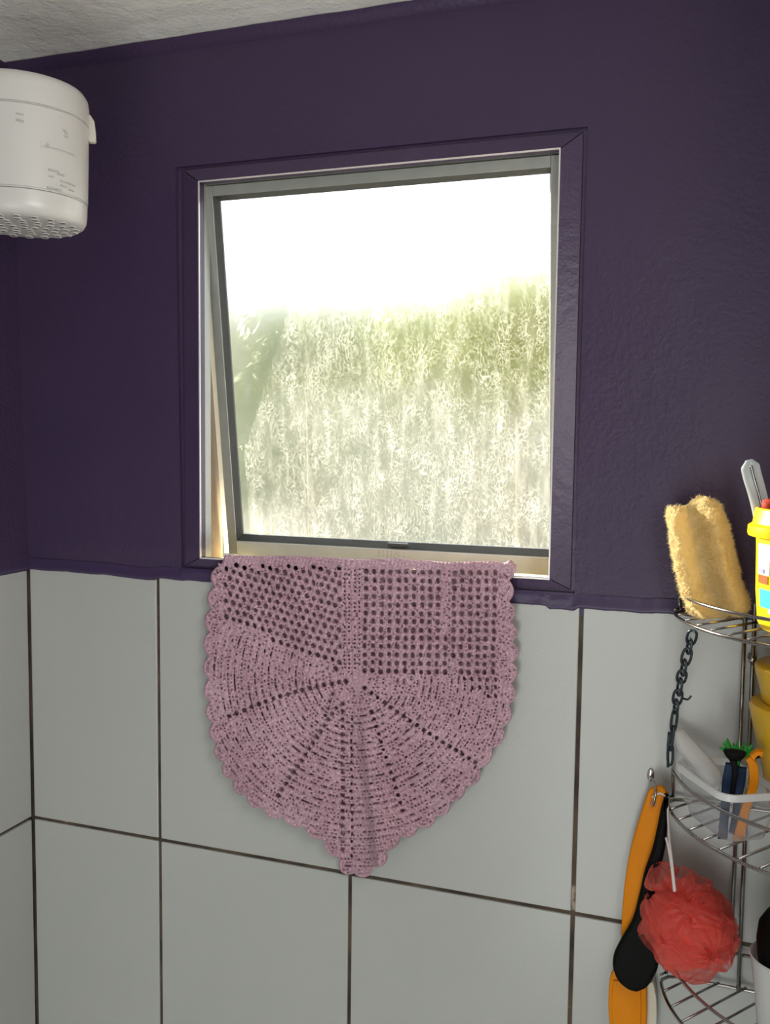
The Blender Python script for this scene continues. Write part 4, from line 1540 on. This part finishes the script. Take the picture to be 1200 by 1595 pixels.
MB().tube(spline([tuple(px(*q)) for q in [(1062, 1087, -0.068), (1068, 1089, -0.072), (1073, 1089, -0.075), (1077, 1084, -0.076)]], 5), [0.0013] * 16, 8).build('open_hook', M['chain'], ch, smooth=True)
MB().tube(spline([tuple(px(*q)) for q in [(1043, 1140, -0.030), (1041, 1165, -0.032), (1041, 1195, -0.033)]], 5), 0.0018, 8).build('tail', M['chain'], ch, smooth=True)

# ------------------------------------------------------------------ wall hook with the two hanging brushes
hk = thing('wall_hook', 'small shiny metal hook on the tiles above the orange brush', 'hook', tuple(px(1013, 1210, -0.004)))
MB().tube(spline([tuple(px(*q)) for q in [(1014, 1210, -0.003), (1019, 1218, -0.022), (1022, 1228, -0.044), (1021, 1240, -0.053), (1019, 1250, -0.052), (1018, 1256, -0.042)]], 6), 0.0015, 10).build('hook_wire', M['chrome'], hk, smooth=True)
c_ = px(1014, 1207, -0.0012)
hp_ = autosmooth(MB().lathe([(0.0, -0.001), (0.0058, -0.001), (0.0058, 0.0006), (0.004, 0.0014), (0.0, 0.0016)], (0, 0, 0), 24, 0.75, 1.5).build('hook_plate', M['chrome'], hk), 50)
me = hp_.data
for vtx in me.vertices:
    q = Vector(vtx.co) + Vector(hk['_o'])
    vtx.co = Vector((c_.x + q.x, c_.y - q.z, c_.z + q.y)) - Vector(hk['_o'])

ob = thing('bath_brush', 'long orange-yellow bath brush hanging from the metal hook', 'brush', tuple(px(1015, 1235, -0.036)))
Lf = spline([(1024, 1226), (1012, 1232), (1004, 1252), (992, 1290), (981, 1330), (973, 1380), (969, 1430), (967, 1480), (962, 1505), (951, 1522), (948, 1560), (950, 1600), (955, 1640)], 6)
Rg = spline([(1033, 1227), (1040, 1238), (1042, 1258), (1028, 1300), (1014, 1340), (1006, 1385), (1001, 1430), (997, 1480), (1000, 1505), (1006, 1525), (1008, 1560), (1007, 1600), (1000, 1640)], 6)
o = ribbon_prism(Lf, Rg, -0.036, 0.010, 0.0025).build('handle', M['orange'], ob)
autosmooth(o, 50)
c_ = px(1018, 1252, -0.0365)
MB().tube([(c_.x, -0.0372, c_.z), (c_.x, -0.0358, c_.z)], 0.0040, 20).build('hanging_hole', M['label_brown'], ob)
Lb = spline([(1002, 1535), (1003, 1565), (1003, 1600), (1000, 1635)], 6)
Rb = spline([(1018, 1530), (1023, 1560), (1023, 1600), (1018, 1635)], 6)
ribbon_prism(Lb, Rb, -0.0255, 0.020, 0.001).build('bristles', M['bristle'], ob)
Li = spline([(956, 1528), (953, 1560), (955, 1600), (958, 1636)], 6)
Ri = spline([(996, 1528), (999, 1560), (998, 1600), (994, 1636)], 6)
autosmooth(ribbon_prism(Li, Ri, -0.0385, 0.003, 0.001).build('back_plate', M['orange'], ob), 50)

kb = thing('black_brush', 'long matt black bath brush with broad head beside the orange one', 'brush', tuple(px(1036, 1240, -0.052)))
Lf = spline([(1038, 1238), (1031, 1256), (1024, 1290), (1016, 1325), (1004, 1360), (996, 1395), (985, 1435), (966, 1468), (956, 1490), (955, 1510), (963, 1530), (978, 1543), (990, 1547)], 6)
Rg = spline([(1040, 1238), (1042, 1256), (1040, 1290), (1036, 1325), (1028, 1360), (1020, 1395), (1016, 1435), (1022, 1468), (1026, 1490), (1025, 1510), (1018, 1525), (1008, 1540), (992, 1547.5)], 6)
autosmooth(ribbon_prism(Lf, Rg, -0.056, 0.012, 0.005).build('brush_body', M['black'], kb), 50)
kp = spline([tuple(px(*q)) for q in [(1039, 1242, -0.052), (1030, 1236, -0.046), (1022, 1238, -0.043), (1017, 1242, -0.040)]], 6)
MB().tube(kp, 0.0012, 8).build('hanging_loop', M['cord'], kb, smooth=True)

# ------------------------------------------------------------------ coral mesh pouf
pc = px(1077, 1443, -0.068)
pf = thing('bath_pouf', 'coral red netting bath pouf hanging on a white cord', 'pouf', tuple(pc))
R_ = random.Random(21)
PR = 0.054


def put(mb, c, sx_=1, sz_=1):
    mb.v = [(c.x + p[0] * sx_, c.y + p[1], c.z + p[2] * sz_) for p in mb.v]
    return mb


dirs = []
ga = math.pi * (3 - math.sqrt(5))
for k in range(17):
    z_ = 1 - 2 * (k + 0.5) / 17
    r_ = math.sqrt(1 - z_ * z_)
    dirs.append(Vector((r_ * math.cos(ga * k), r_ * math.sin(ga * k), z_)))
def puff(axis, rad, seed, off):
    """a bulging fold of netting: gathered at the centre, puckered ribs running outwards, open frilled end"""
    d = axis.normalized(); a1 = d.orthogonal().normalized(); a2 = d.cross(a1)
    rn = random.Random(seed)
    nr_, na_ = 22, 72
    mb = MB()
    f1, f2 = rn.choice((5, 6, 7)), rn.choice((11, 13))
    p1, p2 = rn.random() * 6.28, rn.random() * 6.28
    ell = rn.uniform(0.75, 1.25)
    open_ = rn.uniform(0.80, 0.97)
    for i in range(nr_):
        t_ = i / (nr_ - 1) * open_
        for k in range(na_):
            th = 2 * math.pi * k / na_
            prof = math.sin(math.pi * min(t_ ** 0.85, 1)) ** 0.75
            rib = 1 + 0.09 * math.sin(f1 * th + p1 + 2 * t_) + 0.05 * math.sin(f2 * th + p2 - 3 * t_)
            fr = 1 + (0.30 * max(0, t_ - 0.72) / 0.25) * math.sin(f2 * th + p1)
            r_ = rad * 0.62 * prof * rib * fr
            h_ = rad * (0.05 + 1.10 * t_)
            p = d * h_ + a1 * (math.cos(th) * r_ * ell) + a2 * (math.sin(th) * r_ / ell)
            p += mnoise.noise_vector(p * 38 + Vector((seed, 1, 0))) * 0.0045 * min(1, t_ * 3)
            mb.v.append((p.x, p.y, p.z))
    for i in range(nr_ - 1):
        for k in range(na_):
            mb.f.append((i * na_ + k, i * na_ + (k + 1) % na_, (i + 1) * na_ + (k + 1) % na_, (i + 1) * na_ + k))
    return mb


for k, d in enumerate(dirs):
    dd = d + Vector((R_.gauss(0, .12), R_.gauss(0, .12), R_.gauss(0, .12)))
    mb = puff(dd, PR * R_.uniform(0.88, 1.04), 100 + k, 0)
    put(mb, Vector(pc), 1.10, 1.02).build('ruffle', M['tulle'], pf, smooth=True)
mb = MB()
bm = bmesh.new(); bmesh.ops.create_icosphere(bm, subdivisions=5, radius=1)
for vtx in bm.verts:
    c = vtx.co.copy()
    vtx.co = c * (PR * 0.66 * (1 + 0.22 * mnoise.noise(c * 2.3 + Vector((5, 0, 0))) + 0.16 * abs(mnoise.noise(c * 5.5)) + 0.07 * mnoise.noise(c * 14)))
bm.verts.index_update()
mb.add([tuple(v.co) for v in bm.verts], [[v.index for v in q.verts] for q in bm.faces]); bm.free()
put(mb, Vector(pc), 1.05, 1.0).build('packed_core', M['tulle_core'], pf, smooth=True)
# gathered tuft at the top
for k, (u, v_) in enumerate([(1040, 1362), (1062, 1368), (1078, 1378)]):
    mb = puff(Vector((-0.5 + 0.45 * k, -0.15, 1)), 0.030, 50 + k, 0)
    put(mb, px(u, v_ + 22, -0.060)).build('ruffle', M['tulle'], pf, smooth=True)
cord = [(1041, 1236, -0.040), (1041, 1270, -0.060), (1043, 1305, -0.085), (1047, 1340, -0.105), (1052, 1388, -0.118)]
MB().tube(spline([tuple(px(*q)) for q in cord], 6), 0.0014, 8).build('cord', M['cord'], pf, smooth=True)
cord = [(1040, 1313, -0.088), (1038, 1305, -0.086), (1042, 1320, -0.095), (1047, 1352, -0.108), (1051, 1389, -0.118)]
MB().tube(spline([tuple(px(*q)) for q in cord[1:]], 6), 0.0016, 8).build('cord', M['cord'], pf, smooth=True)

# ------------------------------------------------------------------ lower shelf: grey cup with black bottle
gx = px(1205, 1480, -0.075)
gc = thing('grey_cup', 'greyish frosted plastic cup on the lower shelf at the picture edge', 'cup', (gx.x + 0.014, -0.095, -0.0515))
o = MB().lathe([(0.0, 0.0), (0.027, 0.0), (0.030, 0.004), (0.0345, 0.045), (0.041, 0.092), (0.0425, 0.094), (0.0410, 0.0955), (0.0395, 0.093), (0.033, 0.045), (0.028, 0.007), (0.0, 0.006)], (gx.x + 0.014, -0.095, -0.0515), 56).build('cup_wall', M['frost'], gc)
autosmooth(o, 50)
bb = thing('black_bottle', 'black rounded bottle standing in the grey cup', 'bottle', (gx.x + 0.014, -0.095, -0.044))
autosmooth(MB().lathe([(0.0, 0.0), (0.022, 0.0), (0.025, 0.004), (0.028, 0.06), (0.0330, 0.085), (0.0350, 0.105), (0.0330, 0.125), (0.025, 0.139), (0.014, 0.146), (0.0, 0.148)], (gx.x + 0.014, -0.095, -0.044), 48).build('bottle_body', M['black'], bb), 50)

# ------------------------------------------------------------------ outdoors, seen blurred through the pane
gr = MB().box(-9, 7, 0.2, 14, -1.45, -1.35).build('ground', M['concrete'])
tag(gr, 'pale sunlit paved yard outside the window', kind='structure')
gw = MB().box(-9, 5, 9.0, 9.2, -1.35, 2.35).build('wall_neighbour', M['pale_render'])
tag(gw, 'pale rendered wall of the neighbouring house outside', kind='structure')


def tree(u, v, Y, size, m, label, seed, n_=3400, squash=1.0):
    c = px(u, v, Y)
    rnd = random.Random(seed)
    t = thing('garden_tree', label, 'tree', (c.x, c.y, -1.35), 'trees seen through the frosted pane')
    blobs = [(Vector((0, 0, 0)), size * 0.6)] + [(Vector((rnd.gauss(0, .38), rnd.gauss(0, .3), rnd.gauss(0, .42 * squash))) * size, size * rnd.uniform(0.35, 0.6)) for _ in range(9)]
    v_, f_ = [], []
    for k in range(n_):
        bc, br = rnd.choice(blobs)
        d = Vector((rnd.gauss(0, 1), rnd.gauss(0, 1), rnd.gauss(0, 1))).normalized()
        p = Vector(c) + bc + d * br * rnd.uniform(0.75, 1.05)
        nn = (d + Vector((rnd.gauss(0, .4), rnd.gauss(0, .4), rnd.gauss(0, .4)))).normalized()
        a = nn.orthogonal().normalized(); b = nn.cross(a)
        L_ = size * rnd.uniform(0.07, 0.13)
        q = len(v_)
        v_ += [p - a * L_, p + b * L_ * 0.5, p + a * L_, p - b * L_ * 0.5]
        f_.append((q, q + 1, q + 2, q + 3))
    fo = mesh_obj('foliage', v_, f_, m, t)
    fo['kind'] = 'stuff'
    MB().tube([(c.x, c.y, -1.35), (c.x + 0.05, c.y, (c.z - 1.35) / 2), (c.x, c.y, c.z)], [size * 0.12, size * 0.09, size * 0.05], 12).build('trunk', M['bark'], t, smooth=True)


tree(480, 540, 3.4, 0.38, M['leaf2'], 'olive green tree seen blurred through the left half of the pane', 1)
tree(810, 510, 4.2, 0.50, M['leaf'], 'yellow-green sunlit tree seen blurred through the right of the pane', 2)
tree(410, 690, 5.6, 0.55, M['leaf2'], 'low grey-green bush seen blurred at the lower left of the pane', 4)

# internal bookkeeping property is not part of the scene description
for o in bpy.data.objects:
    if '_o' in o: del o['_o']
